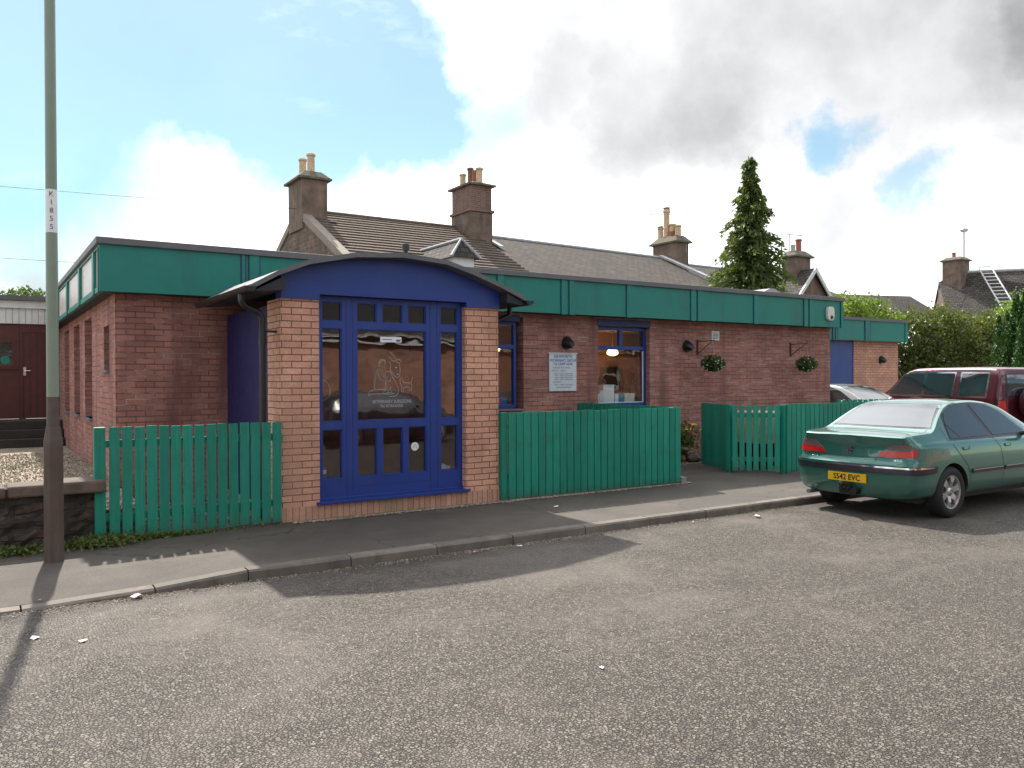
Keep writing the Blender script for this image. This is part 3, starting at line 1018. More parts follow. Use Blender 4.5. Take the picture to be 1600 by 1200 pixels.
xsb = [PX1+.002]+[x for x, z in ar[::-1] if PX0 < x < PX1]+[PX0-.002]
poly = [(PX0-.002, 2.50), (3.24, 2.50), (3.24, 2.56), (5.16, 2.56), (5.16, 2.50), (PX1+.002, 2.50)]+[(x, archz(x)) for x in xsb]
mb.prism([(x, PY-.03, z) for x, z in poly], (0, .2, 0))
mb.build('porch_fascia', 'blue_paint', B)
# dark soffit boards under the overhangs
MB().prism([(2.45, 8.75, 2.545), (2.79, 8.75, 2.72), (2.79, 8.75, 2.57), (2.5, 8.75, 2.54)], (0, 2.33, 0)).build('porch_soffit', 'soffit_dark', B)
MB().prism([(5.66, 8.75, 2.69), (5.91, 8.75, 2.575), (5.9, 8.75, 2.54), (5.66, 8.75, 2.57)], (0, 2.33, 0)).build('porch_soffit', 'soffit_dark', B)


def gutter(x, z, y0, y1, par):
    mb = MB()
    prof = [(.06*math.cos(R(an)), .06*math.sin(R(an))) for an in range(180, 361, 20)]
    inn = [(.052*math.cos(R(an)), .052*math.sin(R(an))) for an in range(360, 179, -20)]
    pts = [(x+px, y0, z+pz) for px, pz in prof+inn]
    mb.prism(pts, (0, y1-y0, 0))
    mb.prism([(x+px, y0-.004, z+pz) for px, pz in prof], (0, .004, 0))
    return mb.build('gutter', 'black_plastic', par)


gutter(2.40, 2.585, 8.68, YF-.01, roof)
gutter(5.97, 2.60, 8.68, YF-.01, roof)
MB().tube([(2.42, 9.1, 2.53), (2.42, 9.1, 2.44), (2.46, 9.1, 2.40), (2.60, 9.1, 2.34), (2.64, 9.1, 2.28), (2.64, 9.1, 2.0), (2.64, 9.1, 0.05)], .036, 12).tube([(2.64, 9.1, 1.98), (2.64, 9.1, 2.05)], .045, 12).tube([(2.42, 9.1, 2.54), (2.42, 9.1, 2.46)], .045, 12).box(2.64, 2.80, 9.09, 9.12, 2.12, 2.145).build('downpipe', 'black_plastic', roof, smooth=True)
MB().tube([(5.96, 9.15, 2.55), (5.96, 9.15, 2.46), (5.92, 9.15, 2.42), (5.75, 9.15, 2.36), (5.71, 9.15, 2.30), (5.71, 9.15, 0.05)], .034, 12).build('downpipe', 'black_plastic', roof, smooth=True)

# glazed screen
SY = PY+.09
cols3 = [(3.735, 3.985), (4.06, 4.325), (4.40, 4.645)]
side = [(3.305, 3.545), (4.85, 5.09)]
rt, rm, rb = (2.27, 2.495), (1.10, 2.185), (.44, 1.01)
panes = [(x0, x1, *rt) for x0, x1 in cols3+side]+[(3.735, 4.645, *rm)]+[(x0, x1, *rm) for x0, x1 in side]+[(x0, x1, *rb) for x0, x1 in cols3+side]
mb = MB()
mb.wallgrid(3.243, 5.157, .22, 2.556, panes, SY, SY+.07, 'y', 0)
mb.box(3.20, 5.20, PY-.045, SY+.05, .165, .198).box(3.243, 5.157, SY-.02, SY+.07, .198, .22)
for xg in (3.60, 3.675, 4.70, 4.795): mb.box(xg, xg+.006, SY-.004, SY+.001, .22, 2.55, 1)
for zg in (.33,): mb.box(3.68, 4.70, SY-.004, SY+.001, zg, zg+.005, 1)
for (x0, x1, z0, z1) in panes:
    g = .012
    mb.box(x0-.0, x0+g, SY+.012, SY+.03, z0, z1).box(x1-g, x1, SY+.012, SY+.03, z0, z1).box(x0+g, x1-g, SY+.012, SY+.03, z0, z0+g).box(x0+g, x1-g, SY+.012, SY+.03, z1-g, z1)
scr = mb.build('glazed_screen', ['blue_paint', 'blue_dark'], B, bevel=.003)
for (x0, x1, z0, z1) in panes:
    MB().box(x0-.002, x1+.002, SY+.034, SY+.040, z0-.002, z1+.002).build('pane', 'door_glass' if z1 < 2.3 else 'dark_glass', scr)
# writing and figures etched on the large pane
mb = MB()
GY = SY+.031


def px2(u, v):     # zoom coordinates of the etched drawing -> metres on the glass
    return (3.735+(u-8)/772*.91, 2.185-(v-(-30))/1055*1.085)


def ribbon(mb, pts, wd, fn, y, mi=0):
    P = [Vector((*fn(*q), 0)) for q in pts]
    Q = []
    for i in range(len(P)-1):          # catmull subdivision
        p0, p1, p2, p3 = P[max(0, i-1)], P[i], P[i+1], P[min(len(P)-1, i+2)]
        for k in range(3):
            t_ = k/3
            Q.append(.5*((2*p1)+(p2-p0)*t_+(2*p0-5*p1+4*p2-p3)*t_*t_+(3*p1-p0-3*p2+p3)*t_**3))
    Q.append(P[-1])
    for i in range(len(Q)-1):
        d = Q[i+1]-Q[i]
        if d.length < 1e-6: continue
        nn = Vector((-d.y, d.x, 0)).normalized()*wd/2
        a_, b_, c_, d_ = Q[i]+nn, Q[i+1]+nn, Q[i+1]-nn, Q[i]-nn
        mb.face([(a_.x, y, a_.y), (d_.x, y, d_.y), (c_.x, y, c_.y), (b_.x, y, b_.y)], mi)


strokes = [
    [(330, 330), (300, 312), (268, 325), (255, 360), (262, 400), (280, 425), (262, 395), (270, 350), (300, 325), (325, 345), (318, 380)],
    [(345, 345), (375, 345), (388, 380), (380, 430), (400, 460), (425, 500), (455, 525), (480, 515), (492, 470), (488, 380), (475, 345), (450, 350)],
    [(370, 280), (390, 310), (415, 330), (450, 325), (425, 275), (380, 225)], [(450, 325), (480, 310), (510, 345)],
    [(275, 430), (240, 440), (222, 500), (210, 580), (205, 655)],
    [(250, 450), (252, 500), (275, 550), (300, 565)], [(205, 660), (290, 665), (325, 640), (325, 560)],
    [(330, 460), (370, 455), (395, 480), (405, 520), (435, 570), (465, 640), (470, 700), (440, 745), (375, 750)],
    [(345, 510), (340, 600), (345, 660), (320, 680), (305, 700), (325, 718), (350, 700)],
    [(200, 675), (165, 680), (140, 720), (148, 740), (180, 718), (300, 718)], [(300, 718), (380, 722), (430, 715)],
    [(390, 630), (375, 665), (350, 700), (400, 705), (385, 670)], [(350, 560), (385, 575), (380, 540)], [(330, 500), (300, 520), (330, 530)],
    [(490, 540), (510, 535), (522, 560), (535, 585), (590, 592), (620, 585), (628, 540), (640, 520)],
    [(490, 545), (495, 600), (510, 640), (505, 695), (530, 690), (530, 650), (580, 640), (605, 660), (590, 690)], [(620, 590), (625, 640), (615, 690)]]
for s_ in strokes: ribbon(mb, s_, .0045, px2, GY)
for (cx, cy) in ((447, 408), (463, 487)):
    ribbon(mb, [(cx-8, cy), (cx+8, cy)], .012, px2, GY)
addtext(mb, 'VETERINARY SURGEONS', .058, lambda x, y: (px2(400, 810)[0]+x*.82, GY, px2(400, 810)[1]+y))
addtext(mb, 'Tel. 01764 65306', .052, lambda x, y: (px2(395, 862)[0]+x*.82, GY, px2(400, 862)[1]+y))
mb.build('etched_lettering', 'etched', scr)
MB().box(4.045, 4.325, GY-.004, GY, 2.04, 2.105).build('window_sticker', 'paper', scr)
mb = MB(); mb.box(4.25, 4.31, GY-.006, GY-.0042, 2.05, 2.075); mb.box(4.07, 4.2, GY-.006, GY-.0042, 2.07, 2.078)
mb.build('sticker_print', 'sign_blue', scr)
mb = MB().lathe([(.0, -.004), (.052, -.004), (.052, 0)], (4.50, GY, .76), axis='y', seg=24)
mb.build('round_sticker', 'paper', scr)
mb = MB(); ribbon(mb, [(4.48, .74), (4.49, .775), (4.51, .78), (4.52, .75), (4.515, .735)], .006, lambda a_, b_: (a_, b_), GY-.0052)
mb.build('sticker_mark', 'sign_blue', scr)
# inside the porch : brick side walls, floor, ceiling
MB().box(PX0+.101, PX0+.13, PY+.22, YW-.003, .17, 2.46).box(PX1-.13, PX1-.101, PY+.22, YW-.003, .17, 2.46).box(PX0+.131, PX1-.131, 11.30, 11.396, .02, 2.46).build('porch_lining', 'interior_brick', B)
MB().box(PX0+.13, PX1-.13, PY+.22, YW-.11, .12, .17).build('porch_floor', 'floor_lino', B)
MB().box(PX0+.13, PX1-.13, PY+.22, YW-.11, 2.46, 2.48).build('porch_ceiling', 'soffit_dark', B)
# notices and bits standing inside the porch
for (x0, x1, z0, z1, lab) in [(3.62, 3.82, 1.95, 2.22, 'white notice sheet with printed squares on the porch wall, seen in the left side pane'),
                              (4.92, 5.12, 1.42, 1.80, 'curling white poster seen through the right side pane')]:
    mb = MB().box(x0, x1, 11.285, 11.298, z0, z1)
    o = mb.build('notice', 'paper', origin=((x0+x1)/2, 11.29, z0)); tag(o, lab, 'notice', 'paper notices inside the porch')
o = MB().lathe([(.13, 0), (.15, 0), (.15, .02), (.13, .02), (.13, 0)], (3.70, 10.2, 1.45), axis='y', seg=32).build('round_mirror', 'white_plastic', origin=(3.70, 10.2, 1.45))
tag(o, 'white ring-shaped frame seen behind the left side pane of the porch', 'ring')
for (x, y, z, sx, sz, mt, lab) in [(3.34, 9.2, .44, .075, .11, 'teal_card', 'small blue carton on the sill behind the bottom left pane'), (3.77, 9.25, .44, .06, .17, 'teal_card', 'teal bottle-shaped carton behind the lower middle panes')]:
    mb = MB().box(x, x+sx, y, y+.06, z, z+sz).box(x+.008, x+sx-.008, y-.003, y, z+sz*.4, z+sz*.8, 1)
    o = mb.build('carton', [mt, 'paper'], origin=(x, y, z)); tag(o, lab, 'carton')
MB().box(3.26, 5.14, SY+.075, SY+.22, .405, .44).build('porch_inner_sill', 'blue_paint', B)
o = MB().box(4.87, 5.07, 9.2, 9.28, .441, .475).box(4.92, 5.0, 9.2, 9.28, .475, .50).build('leaflet_pile', 'paper', origin=(4.95, 9.2, .441))
tag(o, 'small pile of white leaflets on the sill behind the bottom right pane', 'leaflets')

# annex
AY = 14.0
A_ = thing('brick_annex', (16.1, 14.25, 0), 'low brick annex with green fascia and blue panel behind the parked cars', 'annex')
MB().wallgrid(16.04, 23.35, 0, 2.66, [(19.2, 21.13, -1, 2.64)], 14.25, 14.45, 'y').box(23.15, 23.35, 14.452, 20, 0, 2.66).build('wall', 'brick_pale', A_)
MB().box(19.2, 21.13, 14.27, 14.33, 0, 2.64).build('blue_panel', 'blue_paint', A_)
mb = MB().box(16.09, 23.42, AY, AY+.05, 2.64, 3.21).box(23.37, 23.42, AY+.05, 20, 2.64, 3.21)
for x0, x1 in [(19.80, 19.86), (19.92, 19.99), (21.30, 21.52), (23.30, 23.425), (17.8, 18.0)]: mb.box(x0, x1, AY-.022, AY, 2.63, 3.21)
for x0 in (19.785, 20.0, 21.285, 21.40, 21.525): mb.box(x0, x0+.016, AY-.024, AY, 2.64, 3.21, 1)
mb.build('green_fascia', ['green_paint', 'blue_dark'], A_)
MB().box(16.09, 23.46, AY-.04, AY+.1, 3.21, 3.295).box(23.36, 23.46, AY+.1, 20, 3.21, 3.295).build('roof_edge_trim', 'grey_trim', A_)
MB().box(16.09, 23.36, AY+.1, 20, 3.12, 3.2).build('flat_roof', 'roof_felt', A_)


# ------------------------------------------------------------------ wall fittings
def wall_light(x, z, y, label):
    T = thing('wall_light', (x, y, z), label, 'wall light', 'black bulkhead lights on the brick walls')
    MB().lathe([(0, -.03), (.085, -.03), (.095, -.012), (.095, 0)], (x, y, z), axis='y', seg=20).build('backplate', 'black_plastic', T)
    # half-hood : tapered dome leaning forward
    mb = MB()
    rows = []
    for i in range(7):
        f0 = i/6
        yy = y-.03-.15*f0
        rr = .105*(1-.55*f0**1.6)
        zz = z+.035-.05*f0
        rows.append([(x+rr*math.cos(R(an)), yy, zz+rr*1.0*math.sin(R(an)) if math.sin(R(an)) > 0 else zz+rr*.75*math.sin(R(an))) for an in range(0, 360, 20)])
    for i in range(6):
        for k in range(18):
            k2 = (k+1) % 18
            mb.face([rows[i][k2], rows[i][k], rows[i+1][k], rows[i+1][k2]])
    mb.face(rows[-1][::-1])
    mb.build('hood', 'black_plastic', T, smooth=True)
    MB().lathe([(0, 0), (.05, .0), (.06, .02)], (x, y-.10, z-.075), seg=16).build('lens', 'dark_glass', T)
    return T


wall_light(8.60, 2.19, 11.4, 'black hooded wall light directly above the white notice board')
wall_light(11.52, 2.19, 11.4, 'black hooded wall light between the window and the first hanging basket')
wall_light(22.45, 2.08, 14.25, 'black hooded wall light on the annex wall right of the blue panel')

# notice board
SGX0, SGX1, SZ0, SZ1 = 8.22, 8.81, 1.37, 2.02
S = thing('notice_board', (8.5, 11.4, 1.37), 'white opening-hours notice board with blue lettering on the brick wall', 'sign')
MB().box(SGX0, SGX1, 11.375, 11.398, SZ0, SZ1).build('board', 'sign_white', S, bevel=.004)
MB().box(SGX0-.02, SGX1+.01, 11.36, 11.398, SZ1, SZ1+.018).build('top_strip', 'white_paint', S)
mb = MB()
W_, H_ = SGX1-SGX0, SZ1-SZ0


def sgn(cx, cz, sx=1.0):
    return lambda x, y: (SGX0+W_*cx+x*sx, 11.3735, SZ1-H_*cz+y)


addtext(mb, 'ASHWORTH', .072, sgn(.5, .075), bold=True)
addtext(mb, 'VETERINARY GROUP', .066, sgn(.5, .18, .93), bold=True)
addtext(mb, 'Tel: CRIEFF 65306', .060, sgn(.5, .275, .92), bold=True)
mb.build('heading_lettering', 'sign_blue', S)
mb = MB()
addtext(mb, 'CONSULTING TIMES', .040, sgn(.44, .375))
addtext(mb, 'MONDAY - FRIDAY', .036, sgn(.34, .455))
for k, tx in enumerate(['9.00am - 10.00am  by appointment', '2.00pm - 3.00pm  by appointment', '4.00pm - 5.00pm  by appointment', '6.00pm - 7.00pm  by appointment']):
    addtext(mb, tx, .033, sgn(.52, .53+.052*k, .88))
addtext(mb, 'SATURDAY', .036, sgn(.28, .755))
addtext(mb, '9.00am - 11.00am  by appointment', .033, sgn(.52, .825, .88))
addtext(mb, '24 HOUR EMERGENCY', .032, sgn(.52, .90))
mb.build('hours_lettering', 'blue_dark', S)

o = MB().box(12.21, 12.42, 11.37, 11.398, 2.34, 2.52).box(12.24, 12.39, 11.366, 11.37, 2.37, 2.49, 1)
for k in range(4): o.box(12.24, 12.39, 11.358, 11.366, 2.385+k*.028, 2.397+k*.028)
o = o.build('wall_vent', ['white_plastic', 'sill_grey'], origin=(12.31, 11.4, 2.34)); tag(o, 'small square cream vent grille high on the brick wall', 'vent')

S = thing('alarm_box', (15.56, 11.1, 2.83), 'white and pale alarm bell box at the right end of the green fascia', 'alarm box')
mb = MB()
prof = [(-.10, 2.86), (-.115, 2.92), (-.115, 3.04), (-.10, 3.10), (-.06, 3.13), (.06, 3.13), (.10, 3.10), (.115, 3.04), (.115, 2.92), (.10, 2.86), (.05, 2.83), (-.05, 2.83)]
mb.prism([(15.56+x, 11.098, z) for x, z in prof], (0, -.07, 0))
mb.build('cover', 'white_plastic', S, bevel=.012)
MB().lathe([(0, -.018), (.035, -.018), (.045, 0)], (15.57, 11.028, 2.90), axis='y', seg=16).build('strobe', 'black_plastic', S, smooth=True)


def basket(x, label):
    y0, y1 = 11.38, 10.98
    T = thing('hanging_basket', (x, y1, 1.72), label, 'hanging basket', 'flower baskets hung from wall brackets')
    MB().lathe([(0.02, -.11), (.09, -.09), (.13, -.03), (.145, .03)], (x, y1, 1.85), seg=18).build('bowl', 'black_plastic', T, smooth=True)
    n = 900
    d = randdirs(n); d[:, 2] *= .75
    C = np.array([x, y1, 1.87])+d*np.array([.20, .20, .19])*RN.uniform(.55, 1.15, (n, 1))
    A__, B__ = leafaxes(n, .034)
    quads('foliage', 'leaf_dark', C, A__, B__, T)
    mb = MB()
    for k in range(22):
        q = Vector(randdirs(1)[0]); c = Vector((x, y1, 1.86))+Vector((q.x*.22, q.y*.22, q.z*.14))
        mb.lathe([(0, .012), (.016, 0), (0, -.012)], tuple(c), seg=5)
    mb.build('flowers', 'petal_white', T)
    mb = MB()
    for k in range(5):
        c = (x+rnd.uniform(-.12, .2), y1+rnd.uniform(-.1, .1), 2.02+rnd.uniform(-.03, .05)); mb.lathe([(0, .014), (.02, 0), (0, -.012)], c, seg=6)
    mb.build('flowers', 'petal_red', T)
    mb = MB()
    for an in (0, 120, 240):
        mb.tube([(x+.14*math.cos(R(an)), y1+.14*math.sin(R(an)), 1.9), (x, y1, 2.27)], .003, 5)
    mb.build('chain', 'metal_grey', T)
    return T


def bracket(x, label):
    mb = MB().box(x-.012, x+.012, 11.37, 11.398, 2.04, 2.34).tube([(x, 11.38, 2.30), (x, 10.96, 2.31), (x, 10.95, 2.35)], .009, 6).tube([(x, 11.38, 2.06), (x, 11.02, 2.29)], .008, 6)
    o = mb.build('basket_bracket', 'rust', origin=(x, 11.4, 2.04)); tag(o, label, 'bracket', 'rusty brackets carrying the hanging baskets')


basket(11.82, 'left hanging basket of dark leaves and white flowers below the wall vent')
basket(14.64, 'right hanging basket with white and red flowers nearer the wall corner')
bracket(11.82, 'rusty triangular bracket holding the left basket by the vent')
bracket(14.64, 'rusty triangular bracket holding the right basket near the wall corner')

# stationery on the window sills (inside)
MB().box(5.95, 7.6, YW+.175, YW+.42, 1.06, 1.10).build('inner_sill', 'white_paint', B)
MB().box(9.33, 10.56, YW+.175, YW+.42, 1.06, 1.10).build('inner_sill', 'white_paint', B)


def item(name, x0, x1, z1, mt, label, lean=0.0, z0=1.1, y=YW+.22, dp=.2, holes=0):
    mb = MB().prism([(x0, y, z0), (x1, y, z0), (x1+lean, y, z1), (x0+lean, y, z1)], (0, dp, 0))
    for k in range(holes): mb.lathe([(0, -.002), (.012, -.002), (.012, .01)], ((x0+x1)/2+.04*(k-.5), y, z0+.15+.06*k), axis='y', seg=10, mi=1)
    o = mb.build(name, [mt, 'number_black'], origin=((x0+x1)/2, y, z0)); tag(o, label, 'stationery', 'papers and files on the window sills')


item('box_file', 9.62, 9.88, 1.47, 'paper', 'tall blank white sheet standing in the middle of the window sill')
item('box_file', 9.38, 9.50, 1.30, 'paper', 'pale file leaning at the far left of the window sill', .03)
item('box_file', 9.515, 9.60, 1.36, 'sign_white', 'narrow grey-white folder leaning against the tall white sheet', .025)
item('box_file', 9.905, 9.985, 1.30, 'paper', 'white-backed card left of the teal file')
item('box_file', 9.99, 10.11, 1.31, 'teal_card', 'teal box file on the window sill')
item('box_file', 10.13, 10.38, 1.31, 'white_plastic', 'cream lever-arch file with dark finger holes at the right of the sill', .01, holes=2)
item('leaflet', 7.10, 7.24, 1.42, 'paper', 'white leaflet standing behind the porch-side window', -.02)
item('box_file', 7.27, 7.38, 1.27, 'red_plastic', 'red file on the sill behind the porch-side window')
item('box_file', 7.39, 7.50, 1.27, 'blue_plastic', 'blue file next to the red one behind the porch-side window')


# people standing inside, seen as dark figures through the window
def person(x, y, rz, h, label, hair=None, lean=0.0):
    T = thing('person', (x, y, .03), label, 'person', None, rz)
    s_ = h/1.72
    J = {'pel': (0, 0, .95), 'wa': (0, .0, 1.08), 'ch': (0, .02, 1.28), 'nk0': (0, .02, 1.43), 'nk': (0, .0, 1.50), 'hd': (0, -.01, 1.60), 'tp': (0, -.005, 1.70),
         'sl': (-.17, .01, 1.39), 'el': (-.23, .03, 1.12), 'wl': (-.17, -.14, .98), 'hl': (-.14, -.20, .97), 'sr': (.17, .01, 1.39), 'er': (.23, .03, 1.12), 'wr': (.17, -.14, .98), 'hr': (.14, -.20, .97),
         'hpl': (-.09, 0, .90), 'kl': (-.10, -.02, .50), 'al': (-.10, .03, .08), 'tl': (-.10, -.12, .03), 'hpr': (.09, 0, .90), 'kr': (.10, -.02, .50), 'ar': (.10, .03, .08), 'tr': (.10, -.12, .03)}
    rad = {'pel': .15, 'wa': .13, 'ch': .16, 'nk0': .08, 'nk': .055, 'hd': .092, 'tp': .07, 'sl': .07, 'el': .05, 'wl': .035, 'hl': .035, 'sr': .07, 'er': .05, 'wr': .035, 'hr': .035,
           'hpl': .10, 'kl': .07, 'al': .05, 'tl': .035, 'hpr': .10, 'kr': .07, 'ar': .05, 'tr': .035}
    E_ = [('pel', 'wa'), ('wa', 'ch'), ('ch', 'nk0'), ('nk0', 'nk'), ('nk', 'hd'), ('hd', 'tp'), ('ch', 'sl'), ('sl', 'el'), ('el', 'wl'), ('wl', 'hl'), ('ch', 'sr'), ('sr', 'er'), ('er', 'wr'), ('wr', 'hr'),
          ('pel', 'hpl'), ('hpl', 'kl'), ('kl', 'al'), ('al', 'tl'), ('pel', 'hpr'), ('hpr', 'kr'), ('kr', 'ar'), ('ar', 'tr')]
    ks = list(J)
    me = bpy.data.meshes.new('body')
    me.from_pydata([(J[k][0]*s_, J[k][1]*s_, J[k][2]*s_) for k in ks], [(ks.index(a_), ks.index(b_)) for a_, b_ in E_], [])
    me.materials.append(MATS['dark_cloth'])
    o = bpy.data.objects.new('body', me); col.objects.link(o); o.parent = T
    sk = o.modifiers.new('skin', 'SKIN'); sk.use_smooth_shade = True
    for i, k in enumerate(ks):
        me.skin_vertices[0].data[i].radius = (rad[k]*s_, rad[k]*s_*.8)
        me.skin_vertices[0].data[i].use_root = (k == 'pel')
    sb_ = o.modifiers.new('sub', 'SUBSURF'); sb_.levels = 1; sb_.render_levels = 1
    MB().lathe([(0, .09), (.06, .075), (.095, .02), (.10, -.04), (.085, -.08), (.05, -.09)], (0, .015, 1.63*s_), seg=18).build('hair', 'dark_cloth', T, local=True, smooth=True)
    return T


person(12.55, 14.2, R(200), 1.70, 'dark-clothed person inside, right of the tall white sheet in the window')
person(11.80, 14.3, R(170), 1.58, 'dark-haired person inside, at the left edge of the window')


# ------------------------------------------------------------------ fences
def picket_run(mb, p0, p1, n, wd, z0, z1, yoff=0, th=.022, jit=.006, mi=0):
    P0, P1 = Vector(p0), Vector(p1)
    d = (P1-P0); L = d.length; d.normalize(); nn = Vector((d.y, -d.x))
    for i in range(n):
        c = P0+d*(L*(i+.5)/n)
        h = z1+rnd.uniform(-jit, jit)
        lo = z0+rnd.uniform(-.004, .006)
        tilt = rnd.uniform(-.004, .004)
        q = [c-d*wd/2, c+d*wd/2]
        a_, b_ = q
        pts = [(a_.x, a_.y, lo), (b_.x, b_.y, lo), (b_.x+d.x*tilt, b_.y+d.y*tilt, h), (a_.x+d.x*tilt, a_.y+d.y*tilt, h)]
        mb.prism(pts, (nn.x*th, nn.y*th, 0), mi)


def rail_run(mb, p0, p1, zs, th=.04, hh=.07, off=-.002, mi=0):
    P0, P1 = Vector(p0), Vector(p1)
    d = (P1-P0).normalized(); nn = Vector((d.y, -d.x))
    for z in zs:
        a_, b_ = P0+nn*off, P1+nn*off
        mb.prism([(a_.x, a_.y, z), (b_.x, b_.y, z), (b_.x, b_.y, z+hh), (a_.x, a_.y, z+hh)], (-nn.x*th, -nn.y*th, 0), mi)


def post(x, y, z1, w_=.09, par=None):
    MB().box(x-w_/2, x+w_/2, y-w_/2, y+w_/2, -.05, z1).build('post', 'green_fence', par, bevel=.004)


Fl = thing('picket_fence', (.95, 8.9, 0), 'open green picket fence between the lamp post and the brick porch', 'fence', 'green painted picket fences')
mb = MB(); picket_run(mb, (1.055, 8.90), (2.785, 8.90), 15, .093, .03, 1.13)
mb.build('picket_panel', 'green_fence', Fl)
mb = MB(); rail_run(mb, (1.0, 8.90), (2.79, 8.90), (.20, .93)); mb.build('rail', 'green_fence', Fl)
post(.985, 8.93, 1.13, .10, Fl)

Fm = thing('picket_fence', (5.68, 8.9, 0), 'close-boarded green fence between the porch and the path', 'fence', 'green painted picket fences')
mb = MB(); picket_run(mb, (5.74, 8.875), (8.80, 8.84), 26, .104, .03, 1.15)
mb.build('picket_panel', 'green_fence', Fm)
mb = MB(); rail_run(mb, (5.74, 8.875), (8.78, 8.84), (.22, .93)); rail_run(mb, (8.76, 8.86), (8.76, 11.3), (.22, .93)); mb.build('rail', 'green_fence', Fm)
mb = MB(); picket_run(mb, (8.80, 8.90), (8.80, 11.36), 21, .095, .03, 1.16)
mb.build('return_panel', 'green_fence', Fm)
post(5.70, 8.93, 1.15, .09, Fm); post(8.72, 8.93, 1.15, .08, Fm)
o = MB().box(8.81, 8.90, 8.80, 8.93, -.02, .10).build('kerb_edging', 'concrete', origin=(8.86, 8.86, 0)); tag(o, 'short pale concrete edging stub at the right end of the fence', 'edging')

Fr = thing('picket_fence', (11.05, 8.75, 0), 'green fence running along the pavement behind the parked saloon', 'fence', 'green painted picket fences')
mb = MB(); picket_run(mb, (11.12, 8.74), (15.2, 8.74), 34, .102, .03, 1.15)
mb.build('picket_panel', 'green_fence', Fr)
mb = MB(); rail_run(mb, (11.1, 8.74), (15.2, 8.74), (.22, .93)); mb.build('rail', 'green_fence', Fr)
for k in range(3): post(11.12+2.0*k, 8.79, 1.14, .09, Fr)
G = thing('picket_gate', (10.5, 9.36, 0), 'open green picket gate with gaps showing bins behind', 'gate')
mb = MB(); picket_run(mb, (10.50, 9.35), (11.06, 8.80), 7, .082, .05, 1.13); mb.build('picket_panel', 'green_fence', G)
mb = MB(); rail_run(mb, (10.50, 9.35), (11.06, 8.80), (.20, .93)); mb.build('rail', 'green_fence', G)
Fs = thing('picket_fence', (11.0, 10.46, 0), 'short shaded stretch of green fence running back to the brick wall', 'fence', 'green painted picket fences')
mb = MB(); picket_run(mb, (11.02, 10.50), (10.50, 9.40), 11, .10, .03, 1.14); mb.build('picket_panel', 'green_fence', Fs)
mb = MB(); rail_run(mb, (11.02, 10.50), (10.50, 9.40), (.22, .93)); mb.build('rail', 'green_fence', Fs)
post(10.53, 9.42, 1.14, .08, Fs)
Fb = thing('picket_fence', (16.1, 11.5, 0), 'rear green picket fence in front of the silver car', 'fence', 'green painted picket fences')
mb = MB(); picket_run(mb, (15.6, 10.95), (19.2, 10.0), 26, .10, .03, 1.10); mb.build('picket_panel', 'green_fence', Fb)
mb = MB(); rail_run(mb, (15.6, 10.95), (19.2, 10.0), (.22, .93)); mb.build('rail', 'green_fence', Fb)

# rubbish sacks / bin behind the gate
Bn = thing('wheelie_bin', (11.5, 9.6, 0), 'cream and dark wheeled bin half hidden behind the gate', 'bin')
mb = MB()
bt, tp = (.24, .26), (.29, .33)
for (z0, z1, a0, a1, mi) in ((.05, .45, (.24, .26), (.265, .29), 1), (.452, .95, (.265, .29), (.29, .33), 0)):
    c0 = [(11.5-a0[0], 9.6-a0[1], z0), (11.5+a0[0], 9.6-a0[1], z0), (11.5+a0[0], 9.6+a0[1], z0), (11.5-a0[0], 9.6+a0[1], z0)]
    c1 = [(11.5-a1[0], 9.6-a1[1], z1), (11.5+a1[0], 9.6-a1[1], z1), (11.5+a1[0], 9.6+a1[1], z1), (11.5-a1[0], 9.6+a1[1], z1)]
    for k in range(4): mb.face([c0[k], c0[(k+1) % 4], c1[(k+1) % 4], c1[k]], mi)
    mb.face(c1, mi)
mb.build('body', ['cream_pot', 'black_plastic'], Bn)
MB().box(11.19, 11.81, 9.25, 9.97, .955, 1.0).build('lid', 'cream_pot', Bn, bevel=.015)

# ------------------------------------------------------------------ lamp post
LX, LY = .545, 8.26
Lp = thing('lamp_post', (LX, LY, 0), 'pale green lamp post with brown painted base and number label', 'lamp post')
MB().lathe([(.083, -.03), (.083, .08), (.081, 1.0), (.079, 1.05), (.062, 1.17), (.058, 1.19)], (LX, LY, 0), seg=8, a0=22.5, a1=382.5).lathe([(.052, 1.19), (.0505, 1.45)], (LX, LY, 0), seg=20).build('base', 'post_brown', Lp)
MB().lathe([(.0503, 1.45), (.047, 3.0), (.044, 4.5), (.040, 8.0), (0, 8.0)], (LX, LY, 0), seg=20).build('column', 'post_green', Lp, smooth=True)
MB().tube([(LX, LY, 7.95), (LX, LY-.25, 8.2), (LX, LY-.9, 8.3)], .03, 10).box(LX-.12, LX+.12, LY-1.5, LY-.9, 8.24, 8.38).build('lantern', 'metal_grey', Lp)
camdir = math.atan2(0-LY, 0-LX)
LZ0, LZ1 = 2.90, 3.28
mb = MB()
aw = math.degrees(camdir)
mb.lathe([(.0478, LZ0), (.0472, LZ1)], (LX, LY, 0), seg=14, a0=aw-95, a1=aw+95)
lb = mb.build('number_label', 'paper', Lp, smooth=True)
mb = MB()
chars = 'K1855'


def onpole(ch_z):
    def fn(x, y):
        # letters turned to read down the column
        an = camdir - (-y)/.048*1.0
        an = camdir + (y)/.048
        zz = ch_z - x
        return (LX+.0486*math.cos(an), LY+.0486*math.sin(an), zz)
    return fn


for k, ch in enumerate(chars):
    cz = LZ1-.045-k*.072
    addtext(mb, ch, .062, (lambda cz_: (lambda x, y: (LX+.0487*math.cos(camdir+x/.0487), LY+.0487*math.sin(camdir+x/.0487), cz_+y)))(cz))
mb.build('label_lettering', 'number_black', lb)

